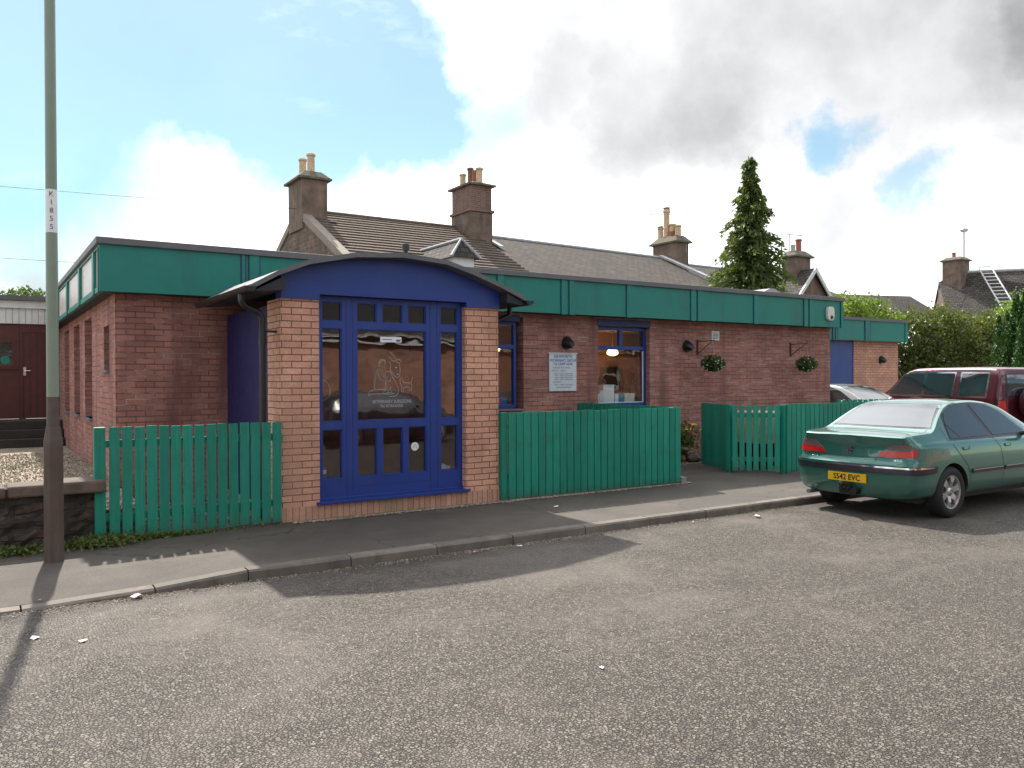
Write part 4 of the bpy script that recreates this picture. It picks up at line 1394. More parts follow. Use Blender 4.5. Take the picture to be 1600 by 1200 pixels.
# ------------------------------------------------------------------ retaining wall, yard, shed at the left
Rw = thing('stone_wall', (-4, 8.85, 0), 'low dark rubble stone wall with worn coping beside the lamp post', 'wall')
mb = MB()
nx_, nz_ = 120, 10
xs_ = np.linspace(-8, 1.02, nx_)
vs_ = []
for i in range(nx_):
    for j in range(nz_):
        vs_.append((xs_[i], 8.92+rnd.uniform(-.03, .02), -.03+.53*j/(nz_-1)))
b0 = len(mb.v); mb.v.extend(vs_)
for i in range(nx_-1):
    for j in range(nz_-1):
        mb.f.append((b0+i*nz_+j, b0+(i+1)*nz_+j, b0+(i+1)*nz_+j+1, b0+i*nz_+j+1)); mb.mi.append(0)
mb.box(-8, 1.02, 8.945, 9.22, -.03, .5)
mb.build('rubble_face', 'rubble_dark', Rw)
mb = MB()
xq = -8
while xq < .95:
    L_ = rnd.uniform(.35, .7)
    x1 = min(xq+L_, 1.04)
    zj = rnd.uniform(-.012, .012)
    mb.box(xq+.006, x1-.006, 8.83+rnd.uniform(-.015, .015), 9.24, .50, .615+zj)
    xq = x1
mb.build('coping', 'stone_coping', Rw, bevel=.022)
MB().box(-8, 1.0, 8.88, 9.2, .501, .585).build('mortar_bed', 'rubble_dark', Rw)

St = thing('timber_steps', (0, 19.5, .27), 'dark timber steps below the red shed door', 'steps')
for k in range(3): MB().box(-2.5, 1.43, 18.6+.32*k, 20.4, .27+.165*k+.002, .27+.165*(k+1)).build('step', 'timber_dark', St, bevel=.01)
Sh = thing('timber_shed', (-2, 20.5, .77), 'dark red timber shed with white boarded top and flat roof', 'shed')
mb = MB().wallgrid(-6, 1.9, .77, 2.81, [(-.35, .64, 1.87, 2.46), (.79, 1.72, .77, 2.63)], 20.5, 20.6, 'y')
for k in range(66):
    xk = -6+.12*k
    if not (-.45 < xk < .65) and not (.74 < xk < 1.74): mb.box(xk, xk+.010, 20.492, 20.4995, .77, 2.81, 1)
mb.build('wall', ['shed_red', 'brake_dark'], Sh)
mb = MB().box(.79, 1.72, 20.52, 20.56, .77, 2.63)
for k in range(7): mb.box(.79+.13*k, .797+.13*k, 20.514, 20.52, .77, 2.63, 1)
dr = mb.build('door', ['shed_red', 'brake_dark'], Sh)
MB().box(.80, .85, 20.50, 20.519, 1.70, 1.88).tube([(.82, 20.49, 1.80), (.93, 20.49, 1.80)], .01, 8).build('handle', 'chrome', dr)
mb = MB().box(-.35, -.30, 20.49, 20.54, 1.87, 2.46).box(.59, .64, 20.49, 20.54, 1.87, 2.46).box(-.30, .59, 20.49, 20.54, 1.87, 1.92).box(-.30, .59, 20.49, 20.54, 2.41, 2.46).box(-.38, .68, 20.46, 20.54, 1.83, 1.868)
wn = mb.build('window', 'shed_red', Sh)
MB().box(-.3, .59, 20.515, 20.521, 1.92, 2.41).build('pane', 'dark_glass', wn)
MB().lathe([(0, -.004), (.09, -.004), (.09, 0)], (.47, 20.512, 2.03), axis='y', seg=18).build('round_sticker', 'green_paint', wn)
mb = MB().box(-6, 1.9, 20.44, 20.6, 2.812, 3.14)
for k in range(66): mb.box(-6+.12*k, -5.992+.12*k, 20.434, 20.44, 2.812, 3.14, 1)
mb.build('white_boarding', ['white_paint', 'sill_grey'], Sh)
MB().box(-6, 1.95, 20.36, 20.6, 3.142, 3.30).build('barge_board', 'white_paint', Sh)
MB().box(-6.1, 1.98, 20.25, 26, 3.302, 3.40).build('roof', 'roof_felt', Sh)
# leafy bush top peeping over the shed roof
# ------------------------------------------------------------------ plants on the ground
n = 3200
wx = RN.uniform(0, 1, n)
C = np.empty((n, 3))
gsel = RN.uniform(0, 1, n)
# clumps: along wall foot and fence foot
for i in range(n):
    g_ = gsel[i]
    if g_ < .45: x = RN.normal(.95, .16); y = 8.80-abs(RN.normal(0, .10)); z = abs(RN.normal(.03, .03))
    elif g_ < .62: x = RN.normal(.25, .12); y = 8.78-abs(RN.normal(0, .08)); z = abs(RN.normal(.02, .02))
    elif g_ < .75: x = RN.uniform(-2, .3); y = 8.85-abs(RN.normal(0, .08)); z = abs(RN.normal(.02, .03))
    else: x = 1.1+abs(RN.normal(0, .45)); y = 8.86-abs(RN.normal(0, .035)); z = abs(RN.normal(.008, .015))
    C[i] = (x, y, z+.005)
A__, B__ = leafaxes(n, .023)
o = quads('weeds', 'weed_leaf', C, A__, B__); tag(o, 'low green and reddish weeds growing at the foot of the wall and fence', 'weeds', kind='stuff')

Pl = thing('flowering_plant', (11.0, 11.05, 0), 'leafy yellow-flowered plant among stones by the garden path', 'plant')
n = 900
C = np.array([11.05, 11.08, .42])+RN.normal(0, 1, (n, 3))*np.array([.20, .12, .15])
A__, B__ = leafaxes(n, .04); quads('foliage', 'leaf_hedge', C, A__, B__, Pl)
mb = MB()
for k in range(9):
    c = (11.2+rnd.uniform(-.12, .16), 10.93+rnd.uniform(-.08, .05), .68+rnd.uniform(-.10, .10)); mb.lathe([(0, .02), (.032, 0), (0, -.02)], c, seg=6)
mb.build('flowers', 'petal_yellow', Pl)
mb = MB()
for k in range(7):
    c = (10.9+rnd.uniform(-.3, .3), 10.93, .6+rnd.uniform(-.10, .18)); mb.lathe([(0, .015), (.022, 0), (0, -.015)], c, seg=6)
mb.build('flowers', 'petal_red', Pl)


def rock(x, y, z, sx, sy, sz, label):
    me = bpy.data.meshes.new('rock')
    bm = bmesh.new(); bmesh.ops.create_icosphere(bm, subdivisions=2, radius=1)
    for v_ in bm.verts:
        k = 1+rnd.uniform(-.14, .14)
        v_.co = Vector((v_.co.x*sx*k, v_.co.y*sy*k, v_.co.z*sz*k))
    bm.to_mesh(me); bm.free(); me.materials.append(MATS['stone_coping'])
    o = bpy.data.objects.new('rock', me); col.objects.link(o); o.location = (x, y, z); o.rotation_euler = (0, 0, rnd.uniform(0, 3))
    tag(o, label, 'rock', 'stones edging the small flower bed')


rock(10.75, 10.95, .10, .20, .13, .10, 'long brown stone lying lowest in the flower bed edging')
rock(11.2, 10.9, .10, .19, .14, .10, 'brown stone at the right foot of the flowering plant')
rock(10.95, 10.98, .26, .17, .12, .07, 'flat stone laid across the lower ones')
rock(10.5, 11.0, .22, .16, .12, .10, 'stone half hidden by the end of the fence')
rock(11.45, 11.0, .09, .12, .10, .09, 'small dark stone nearest the picket fence return')

# litter
for (x, y, z, s_, mt, lab) in [(.38, 6.98+.12, -.07, .022, 'pink_litter', 'small pink and white blossom scrap on the pavement below the lamp post'),
                               (1.02, 6.90, -.095, .05, 'pink_litter', 'crumpled pink wrapper in the gutter by the dropped kerb'),
                               (4.02, 6.80, -.095, .022, 'pink_litter', 'tiny pink scrap in the shaded gutter'),
                               (4.52, 6.78, -.095, .03, 'paper', 'small white paper scrap in the shaded gutter'),
                               (.30, 6.20, -.105, .03, 'paper', 'white speck of litter on the road near the left edge'),
                               (.55, 5.95, -.105, .026, 'paper', 'second white scrap on the road, right of the first'),
                               (5.95, 8.10, .003, .03, 'paper', 'white scrap on the dark pavement in front of the green fence'),
                               (6.95, 6.78, -.095, .022, 'yellow_litter', 'yellow scrap lying in the gutter'),
                               (7.9, 6.62, -.1, .05, 'paper', 'white torn paper on the road by the kerb before the car'),
                               (3.05, 3.70, -.108, .018, 'paper', 'white speck in the middle of the road')]:
    mb = MB()
    P_ = [(x+s_*rnd.uniform(.6, 1.3)*math.cos(k*1.05), y+s_*rnd.uniform(.6, 1.3)*math.sin(k*1.05), z+rnd.uniform(.004, s_*.7)) for k in range(6)]
    for k in range(6): mb.face([(x, y, z+s_*.5), P_[k], P_[(k+1) % 6]])
    o = mb.build('litter', mt, origin=(x, y, z)); tag(o, lab, 'litter', 'scraps of litter on the street')


# ================================================================== BACKGROUND HOUSES
def slope(mb, x0, x1, ye, ze, yr, zr, courses, step=.035, mi=0):
    # stepped courses of tiles from eave (ye,ze) to ridge (yr,zr)
    for k in range(courses):
        f0, f1 = k/courses, (k+1)/courses
        y0, z0 = ye+(yr-ye)*f0, ze+(zr-ze)*f0
        y1, z1 = ye+(yr-ye)*f1, ze+(zr-ze)*f1
        sgn_ = 1
        mb.face([(x0, y0, z0+step), (x1, y0, z0+step), (x1, y1, z1), (x0, y1, z1)], mi)
        mb.face([(x0, y0, z0-.0), (x1, y0, z0-.0), (x1, y0, z0+step), (x0, y0, z0+step)], mi)


def flat_slope(mb, x0, x1, ye, ze, yr, zr, mi=0):
    L_ = math.hypot(yr-ye, zr-ze)
    mb.face([(x0, ye, ze), (x1, ye, ze), (x1, yr, zr), (x0, yr, zr)], mi, uv=[(x0, 0), (x1, 0), (x1, L_), (x0, L_)])


def pot(par, x, y, z, h, r0, mt='cream_pot', cap=None):
    mb = MB().lathe([(r0*1.0, 0), (r0*.88, h*.1), (r0*.84, h*.86), (r0*1.05, h*.88), (r0*1.05, h*.97), (r0*.9, h), (r0*.7, h), (r0*.7, h*.8)], (x, y, z), seg=14)
    o = mb.build('chimney_pot', mt, par, smooth=True)
    if cap: MB().lathe([(.02, h+.12), (r0*1.2, h+.05), (r0*1.0, h+.04)], (x, y, z), seg=12).tube([(x, y, z+h-.02), (x, y, z+h+.08)], r0*.4, 8).build('pot_cap', 'metal_grey', par)
    return o


def chimney(par, x0, x1, y0, y1, z0, z1, mt='chimney_render', band=None, haunch=.18):
    mb = MB().box(x0, x1, y0, y1, z0, z1)
    if band: mb.box(x0-.08, x1+.08, y0-.08, y1+.08, band, band+.09)
    st = mb.build('chimney', mt, par)
    e = .13
    mb = MB().box(x0-e, x1+e, y0-e, y1+e, z1+.002, z1+.07)
    b_ = [(x0-e*.8, y0-e*.8), (x1+e*.8, y0-e*.8), (x1+e*.8, y1+e*.8), (x0-e*.8, y1+e*.8)]
    t_ = [(x0+.15, y0+.15), (x1-.15, y0+.15), (x1-.15, y1-.15), (x0+.15, y1-.15)]
    for k in range(4):
        k2 = (k+1) % 4
        mb.face([(*b_[k], z1+.072), (*b_[k2], z1+.072), (*t_[k2], z1+.07+haunch), (*t_[k], z1+.07+haunch)])
    mb.face([(*q, z1+.07+haunch) for q in t_])
    mb.build('chimney_cap', 'haunch', st)
    return st


# house A : rubble gable with concrete tiles
RY, RZ = 27.0, 7.32
HA = thing('stone_cottage', (9, 23, 0), 'old rubble-stone cottage with gable and brown tiled roof behind the surgery', 'house')
EY, EZ = 21.9, 4.7
mb = MB()
mb.prism([(9.05, EY, 0), (9.05, EY, EZ-.15), (9.05, RY, RZ-.2), (9.05, 2*RY-EY, EZ-.15), (9.05, 2*RY-EY, 0)], (.4, 0, 0))
mb.box(9.45, 15.9, EY+.2, EY+.5, 0, EZ-.05)
mb.build('wall', 'rubble', HA)
mb = MB(); slope(mb, 9.35, 15.75, EY-.2, EZ-.13, RY, RZ-.02, 21, .05)
flat_slope(mb, 9.35, 15.75, 2*RY-EY, EZ, RY, RZ-.02)
mb.build('roof', 'concrete_tile', HA)
mb = MB()
for k in range(15): mb.lathe([(.12, 0), (.12, .42)], (9.4+.43*k, RY, RZ-.05), axis='x', seg=10, a0=0, a1=180)
mb.build('ridge_tiles', 'concrete_tile', HA)
mb = MB()
for sgn_ in (-1, 1):
    ye = RY+sgn_*(RY-EY+.2)
    mb.prism([(9.0, RY, RZ-.16), (9.0, RY, RZ+.08), (9.0, ye, EZ+.0), (9.0, ye, EZ-.26)], (.30, 0, 0))
mb.build('gable_coping', 'rake_stone', HA)
ca = chimney(HA, 8.98, 9.85, RY-.65, RY+.75, 6.6, 8.25, haunch=.24)
for (px, py, hh, rr) in [(9.35, RY+.35, .66, .14), (9.45, RY-.20, .72, .145)]: pot(ca, px, py, 8.50, hh, rr)
MB().box(9.80, 10.02, RY-1.1, RY-.3, 6.82, 6.86).build('lead_flashing', 'lead', HA)
# dormer with hipped slate roof
D = MB()
DX0, DX1, DY = 11.80, 12.72, 21.2
MB().box(DX0+.1, DX1-.1, DY+.15, 24.5, 4.0, 5.25).build('dormer_wall', 'white_paint', HA)
D.face([(DX0-.05, DY, 5.22), (DX1+.05, DY, 5.22), ((DX0+DX1)/2, DY+.30, 5.80)], 0)
D.face([(DX0-.05, DY, 5.22), ((DX0+DX1)/2, DY+.30, 5.80), ((DX0+DX1)/2, 24.6, 5.80), (DX0-.05, 24.6, 5.22)][::-1], 0)
D.face([(DX1+.05, DY, 5.22), (DX1+.05, 24.6, 5.22), ((DX0+DX1)/2, 24.6, 5.80), ((DX0+DX1)/2, DY+.30, 5.80)][::-1], 0)
D.build('dormer_roof', 'slate_b', HA)
MB().tube([(DX0-.05, DY, 5.24), ((DX0+DX1)/2, DY+.30, 5.83), (DX1+.05, DY, 5.24)], .05, 6).tube([((DX0+DX1)/2, DY+.30, 5.83), ((DX0+DX1)/2, 24.4, 5.83)], .05, 6).build('dormer_lead', 'lead', HA)

# house B : long slate roof
HB = thing('stone_terrace', (16, 23, 0), 'long terrace with mossy brown slate roof between two chimney stacks', 'house')
RB = 27.0
mb = MB().box(16.0, 25.9, EY+.2, EY+.5, 0, EZ-.05)
mb.build('wall', 'rubble', HB)
mb = MB(); L_ = math.hypot(RB-EY+.2, 2.45)
mb.face([(15.76, EY-.2, 4.6), (25.6, EY-.2, 4.6), (25.6, RB, 6.98), (15.76, RB, 7.12)], 0, uv=[(0, 0), (9.84, 0), (9.84, L_), (0, L_)])
mb.face([(15.76, RB, 7.12), (25.6, RB, 6.98), (25.6, 2*RB-EY, 4.6), (15.76, 2*RB-EY, 4.6)], 0, uv=[(0, 0), (9.84, 0), (9.84, L_), (0, L_)])
mb.build('roof', 'slate_a', HB)
MB().tube([(15.8, RB, 7.13), (25.6, RB, 6.99)], .07, 8).build('ridge', 'lead', HB)
cb = chimney(HB, 15.15, 16.05, RB-1.15, RB+.25, 6.3, 8.72, 'chimney_brick', band=7.75, haunch=.10)
MB().box(15.13, 16.07, RB-1.17, RB+.27, 6.2, 7.74).build('chimney_base', 'chimney_render', cb)
for (px, py, hh, rr, mt) in [(15.45, RB-.05, .5, .13, 'cream_pot'), (15.55, RB-.45, .66, .12, 'chimney_render'), (15.7, RB-.85, .6, .14, 'cream_pot')]: pot(cb, px, py, 8.86, hh, rr, mt)
mb = MB().tube([(15.6, RB-.62, 8.85), (15.6, RB-.62, 9.4)], .09, 8)
mb.build('chimney_pot', 'red_pot', cb)
MB().prism([(16.1, RB-.2, 7.06), (16.1, RB-1.6, 6.42), (16.3, RB-1.6, 6.42), (16.3, RB-.2, 7.06)], (0, 0, .07)).build('lead_flashing', 'lead', HB)

# house C : further roof + big stack with four pots
HC = thing('stone_terrace', (26, 24, 0), 'farther slate-roofed house between the four-pot chimney and the conifer', 'house')
mb = MB().box(26.0, 36.0, 22.1, 22.4, 0, 4.5); mb.build('wall', 'rubble', HC)
mb = MB()
mb.face([(25.9, 21.9, 4.4), (36.0, 21.9, 4.4), (36.0, 28.0, 6.92), (25.9, 28.0, 7.0)], 0, uv=[(0, 0), (10, 0), (10, 6.6), (0, 6.6)])
mb.build('roof', 'slate_a', HC)
MB().tube([(26.0, 28, 7.01), (36, 28, 6.93)], .07, 8).build('ridge', 'lead', HC)
cc_ = chimney(HC, 25.95, 26.7, RB-.75, RB+.75, 6.0, 7.62, haunch=.28)
for (px, py, hh, rr, mt, cp) in [(26.3, RB+.62, .55, .15, 'cream_pot', 1), (26.3, RB+.22, 1.35, .16, 'cream_pot', 1), (26.35, RB-.12, .62, .17, 'cream_pot', 0), (26.3, RB-.5, .5, .16, 'cream_pot', 0)]: pot(cc_, px, py, 7.93, hh, rr, mt, cp)
MB().tube([(26.32, RB-.12, 7.93), (26.32, RB-.12, 8.2)], .18, 10).build('chimney_pot', 'red_pot', cc_)
MB().prism([(25.55, 26.9, 7.0), (25.55, 23.6, 5.55), (25.85, 23.6, 5.55), (25.85, 26.9, 7.0)], (0, 0, .09)).build('lead_flashing', 'lead', HC)


def aerial(x, y, z0, z1, boom, rods, label, ang=0.0):
    mb = MB().tube([(x, y, z0), (x, y, z1)], .018, 6)
    ca_, sa_ = math.cos(ang), math.sin(ang)
    mb.tube([(x-boom*.65*ca_, y-boom*.65*sa_, z1-.06), (x+boom*.35*ca_, y+boom*.35*sa_, z1-.02)], .014, 6)
    for k in range(rods):
        f0 = -.6+.9*k/(rods-1)
        cx_, cy_ = x+boom*f0*ca_, y+boom*f0*sa_
        mb.tube([(cx_, cy_, z1-.22), (cx_, cy_, z1+.16)], .007, 4)
    o = mb.build('tv_aerial', 'metal_grey', origin=(x, y, z0)); tag(o, label, 'aerial', 'television aerials on the roofs')


aerial(26.55, RB-.75, 7.2, 8.95, 2.6, 4, 'wide thin aerial on the four-pot chimney left of the conifer', R(-30))

# house D : cross gable with chimney, right of the conifer
HD = thing('gabled_house', (29, 21.5, 0), 'brick gable end with pale bargeboards right of the conifer', 'house')
GX, GYY, GZ = 31.35, 23.2, 6.45
gw, gh = 2.1, 2.3
mb = MB().prism([(GX-gw, GYY, 0), (GX+gw, GYY, 0), (GX+gw, GYY, GZ-gh), (GX, GYY, GZ-.05), (GX-gw, GYY, GZ-gh)], (0, .3, 0))
mb.build('gable_wall', 'chimney_brick', HD)
mb = MB()
for s_ in (-1, 1):
    L_ = math.hypot(gw+.25, gh+.25)
    q = [(GX+s_*(gw+.25), GYY-.15, GZ-gh-.25), (GX+s_*(gw+.25), 29, GZ-gh-.25), (GX, 29, GZ+.02), (GX, GYY-.15, GZ+.02)]
    mb.face(q, 0, uv=[(0, 0), (5.9, 0), (5.9, L_), (0, L_)])
mb.build('roof', 'slate_b', HD)
mb = MB()
for s_ in (-1, 1):
    mb.prism([(GX, GYY-.22, GZ+.06), (GX, GYY-.22, GZ-.16), (GX+s_*(gw+.3), GYY-.22, GZ-gh-.50), (GX+s_*(gw+.3), GYY-.22, GZ-gh-.28)], (0, .07, 0))
mb.build('bargeboard', 'white_paint', HD)
cd = chimney(HD, GX-.42, GX+.66, GYY+.6, GYY+1.3, 5.6, 7.05, haunch=.25)
MB().lathe([(.12, 0), (.12, .1)], (GX, GYY, 0), seg=6).build('footing', 'concrete', HD)
pot(cd, GX+.28, GYY+.95, 7.32, .62, .14, 'red_pot'); pot(cd, GX-.12, GYY+.95, 7.32, .32, .11, 'metal_grey', 0)
aerial(GX-.3, GYY+1.0, 7.1, 8.15, 1.0, 3, 'small hooked aerial on the chimney right of the conifer', R(160))

# house E : far right roof
HE = thing('slate_house', (54, 28, 0), 'grey slate-roofed house with ladder at the far right behind the trees', 'house')
E0 = (53.9, 30.0); Edir = Vector((.62, -.785, 0)).normalized(); En = Vector((-Edir.y, Edir.x, 0))


def ep(u, v, z): return (E0[0]+Edir.x*u+En.x*v, E0[1]+Edir.y*u+En.y*v, z)


mb = MB()
mb.face([ep(0, -4.2, 4.6), ep(16, -4.2, 4.6), ep(16, 0, 8.5), ep(1.0, 0, 8.5), ep(0, 0, 7.9)], 0, uv=[(0, 0), (16, 0), (16, 5.7), (1, 5.7), (0, 5)])
mb.face([ep(0, 4.2, 4.6), ep(0, 0, 7.9), ep(1.0, 0, 8.5), ep(16, 0, 8.5), ep(16, 4.2, 4.6)], 0)
mb.build('roof', 'slate_b', HE)
MB().tube([ep(.8, 0, 8.53), ep(16, 0, 8.53)], .1, 8).build('ridge', 'lead', HE)
mb = MB().prism([ep(.1, -4, 0), ep(.1, -4, 4.7), ep(.1, 0, 7.8), ep(.1, 4, 4.7), ep(.1, 4, 0)], Edir*.3).prism([ep(.1, -4, 0), ep(16, -4, 0), ep(16, -4, 4.7), ep(.1, -4, 4.7)], En*.3)
mb.build('wall', 'rubble', HE)
ce = chimney(HE, 54.0, 55.1, 28.6, 29.8, 7.2, 9.25, haunch=.2)
pot(ce, 54.5, 29.3, 9.5, .35, .13, 'red_pot')
MB().tube([(55.0, 28.9, 9.3), (55.0, 28.9, 11.3)], .055, 8).lathe([(.12, 0), (.25, -.12), (.2, -.25)], (55.0, 28.9, 11.5), seg=12).build('flue', 'pale_metal', ce)
Ld = thing('roof_ladder', (56, 28, 5), 'pale metal ladder laid up the grey slate roof', 'ladder')
mb = MB()
for du in (0, .75):
    mb.tube([ep(2.3+du+.9, -3.9, 5.15), ep(2.3+du, .1, 8.95)], .05, 6)
mb.build('stile', 'pale_metal', Ld)
mb = MB()
for k in range(15):
    f0 = (k+.5)/15
    mb.tube([ep(2.3+.9*(1-f0), -3.9+4*f0, 5.15+3.8*f0), ep(3.05+.9*(1-f0), -3.9+4*f0, 5.15+3.8*f0)], .035, 5)
mb.build('rung', 'pale_metal', Ld)
aerial(53.0, 29.5, 4, 8.0, 3.0, 4, 'thin aerial standing left of the grey slate house', R(-25))
HF = thing('distant_house', (50, 38, 0), 'low grey roof glimpsed between the hedge and the slate house', 'house')
MB().face([(52, 38, 5.6), (64, 34, 5.6), (64, 38, 8.2), (52, 42, 8.2)]).build('roof', 'slate_b', HF)
MB().box(52.5, 63, 39, 40, 0, 5.6).build('wall', 'rubble', HF)

# sandstone terrace across the street (sunlit; mirrored in the windows)
HO = thing('sandstone_terrace', (8, -12, 0), 'red sandstone terrace on the opposite side of the street', 'house')
wins = []
for k in range(12):
    x0 = -15.4+k*4.2+(1.5 if k in (6, 7) else 0)
    if not 8.5 < x0 < 15: wins += [(x0, x0+1.2, 1.0, 2.3)]
MB().wallgrid(-20, 34, 0, 3.1, wins, -9.0, -9.3, 'y').build('wall', 'sandstone', HO)
mb = MB()
for (x0, x1, z0, z1) in wins:
    mb.box(x0-.0, x0+.1, -9.2, -9.1, z0, z1).box(x1-.1, x1, -9.2, -9.1, z0, z1).box(x0+.1, x1-.1, -9.2, -9.1, z0, z0+.1).box(x0+.1, x1-.1, -9.2, -9.1, z1-.1, z1).box(x0+.1, x1-.1, -9.2, -9.12, (z0+z1)/2-.04, (z0+z1)/2+.04)
mb.build('window_frames', 'white_paint', HO)
MB().box(-19.9, 33.9, -9.6, -9.4, 0.3, 3.0).build('dark_rooms', 'dark_glass', HO)
mb = MB(); mb.face([(-20.3, -8.7, 3.10), (34.3, -8.7, 3.10), (34.3, -12.5, 5.9), (-20.3, -12.5, 5.9)][::-1]); mb.box(-20.2, 34.2, -8.95, -8.72, 3.04, 3.14, 1); mb.box(-20.2, 34.2, -8.95, -8.80, 2.86, 2.93, 1)
mb.build('roof', ['slate_b', 'white_paint'], HO)


# ================================================================== TREES
def tree(name, label, x, y, trunk_h, tr, pts_fn, n, leaf, size, asp=.6, droop=None, cat='tree', group=None, limbs=6, top=None):
    T = thing(name, (x, y, 0), label, cat, group)
    mb = MB().tube([(x, y, -.1), (x+.05, y, trunk_h*.4), (x, y+.03, trunk_h)], [tr, tr*.7, tr*.15], 8)
    for k in range(limbs):
        an = rnd.uniform(0, 6.28); z0 = trunk_h*rnd.uniform(.25, .8); L_ = rnd.uniform(.5, 1.2)*(top or 1.2)
        mb.tube([(x, y, z0), (x+math.cos(an)*L_*.5, y+math.sin(an)*L_*.5, z0+L_*.35), (x+math.cos(an)*L_, y+math.sin(an)*L_, z0+L_*.8)], [tr*.35, tr*.2, tr*.05], 5)
    mb.build('trunk', 'bark', T)
    C = pts_fn(n)
    A__, B__ = leafaxes(len(C), size, asp, droop)
    quads('crown', leaf, C, A__, B__, T)
    return T


def lobes(centres, n, noise=.12):
    w_ = np.array([r_[0]*r_[1]*r_[2] if len(r_) == 3 else 1 for _, r_ in centres]); w_ = w_**.67; w_ /= w_.sum()
    out = []
    for (c, rr), f_ in zip(centres, w_):
        m__ = int(n*f_)
        d = randdirs(m__)
        rad = RN.uniform(.35, 1.0, (m__, 1))**.5
        # clump : modulate the radius so that the outline is uneven
        k = 1+.22*np.sin(d[:, :1]*7+c[0])*np.sin(d[:, 1:2]*6+c[1])+.18*np.sin(d[:, 2:3]*9+c[2])
        out.append(np.array(c)+d*np.array(rr)*rad*k+RN.normal(0, noise, (m__, 3)))
    return np.concatenate(out)


# the conifer : whorls of drooping sprays
CX, CY = 22.1, 18.84
T = thing('conifer', (CX, CY, 0), 'tall drooping conifer standing above the flat roof', 'tree')
H = 9.05
mb = MB().tube([(CX, CY, -.1), (CX, CY, 5), (CX+.02, CY, 8.6), (CX-.08, CY, H+.1)], [.22, .12, .035, .01], 8)
Cs, As, Bs = [], [], []
nb = 270
for b_ in range(nb):
    f0 = (b_/nb)
    z = 2.6+(H-2.6)*f0**.85
    rmax = 1.78*((H-z)/(H-4.0))**.92*rnd.uniform(.45, 1.18) if z < H-.25 else .22
    rmax = min(rmax, 1.85*rnd.uniform(.8, 1.08))
    if rnd.random() < .14: rmax *= .55
    an = b_*2.399+rnd.uniform(-.4, .4)
    # one side gap typical of the real tree outline
    n_s = int(10+rmax*26)
    dx, dy = math.cos(an), math.sin(an)
    rise = rnd.uniform(.05, .35)
    pts = []
    for k in range(5):
        f1 = k/4
        pts.append((CX+dx*rmax*f1, CY+dy*rmax*f1, z+rmax*(rise*math.sin(f1*2.2)-.30*f1*f1)))
    mb.tube(pts, [.03, .025, .018, .012, .005], 4, cap=False)
    for k in range(n_s*3):
        f1 = rnd.uniform(.15, 1.03)
        base = Vector((CX+dx*rmax*f1, CY+dy*rmax*f1, z+rmax*(rise*math.sin(f1*2.2)-.30*f1*f1)))
        side_ = rnd.uniform(-1, 1)*.30*(1-.45*f1)*min(1.2, rmax)
        hang = abs(rnd.gauss(0, .10))*(.6+.6*f1)
        q = base+Vector((-dy*side_, dx*side_, -hang-abs(side_)*.35))
        q += Vector((rnd.gauss(0, .03), rnd.gauss(0, .03), rnd.gauss(0, .025)))
        Cs.append(q)
        ax = Vector((dx+rnd.gauss(0, .5), dy+rnd.gauss(0, .5), -.7+rnd.gauss(0, .35))).normalized()
        bx = ax.cross(Vector((rnd.gauss(0, 1), rnd.gauss(0, 1), rnd.gauss(0, 1)))).normalized()
        sz = rnd.uniform(.05, .12)
        As.append(ax*sz); Bs.append(bx*sz*.38)
mb.build('trunk', 'bark', T)
quads('crown', 'leaf_conifer', np.array([tuple(q) for q in Cs]), np.array([tuple(q) for q in As]), np.array([tuple(q) for q in Bs]), T)

# hedge / broad trees behind the annex and car park
g_ = 'leafy trees behind the car park'
tree('garden_tree', 'bright green broad-leaved tree rising just above the annex roof', 29.9, 20.5, 4.0, .14,
     lambda n: lobes([((28.9, 20.5, 3.9), (.8, .8, .8)), ((29.8, 20.5, 4.5), (.7, .7, .5)), ((31.2, 20.4, 4.4), (.8, .8, .55)), ((30.5, 20.4, 3.6), (1.5, 1, .9)), ((32.2, 20.3, 3.8), (.9, .8, .7))], n), 6500, 'leaf_bright', .075, group=g_)
tree('garden_tree', 'yellow-green rounded bush immediately right of the annex', 33.4, 19.5, 3.4, .12,
     lambda n: lobes([((33.2, 19.5, 3.1), (1.2, 1.1, 1.4)), ((34.8, 19.3, 3.6), (1.1, 1.1, 1.1)), ((33.0, 19.3, 1.5), (1.6, 1, 1.4)), ((34.4, 19.2, 1.8), (1.6, 1, 1.5))], n), 17000, 'leaf_hedge', .08, group=g_)
tree('garden_tree', 'dark leafy tree with reddish tips in the middle of the tree row', 37.3, 19.0, 3.6, .13,
     lambda n: lobes([((36.9, 19.2, 3.2), (1.3, 1.1, 1.2)), ((38.2, 19.0, 3.3), (1.3, 1.1, 1.3)), ((36.8, 18.8, 1.7), (1.9, 1, 1.6)), ((38.8, 18.7, 1.6), (1.5, 1, 1.6))], n), 16000, 'leaf_hedge', .08, group=g_)
tree('garden_tree', 'yellowing shrub-like tree left of the dark cypress under the ladder', 40.3, 18.9, 4.3, .12,
     lambda n: lobes([((40.0, 19.0, 3.7), (1.1, 1.0, 1.3)), ((41.3, 18.8, 4.4), (1.2, 1.0, 1.1)), ((40.3, 18.6, 1.8), (1.6, 1, 1.7))], n), 12000, 'leaf_bright', .075, group=g_)
tree('garden_tree', 'tall yellow-green tree at the right edge behind the dark cypress', 44.2, 18.3, 5.5, .16,
     lambda n: lobes([((43.2, 18.6, 4.6), (1.1, 1.1, 1.3)), ((44.6, 18.0, 5.5), (1.4, 1.1, 1.4)), ((46.0, 17.6, 6.0), (1.4, 1.1, 1.4)), ((44.6, 18, 3.4), (1.9, 1.3, 1.9))], n), 11000, 'leaf_hedge', .085, group=g_)


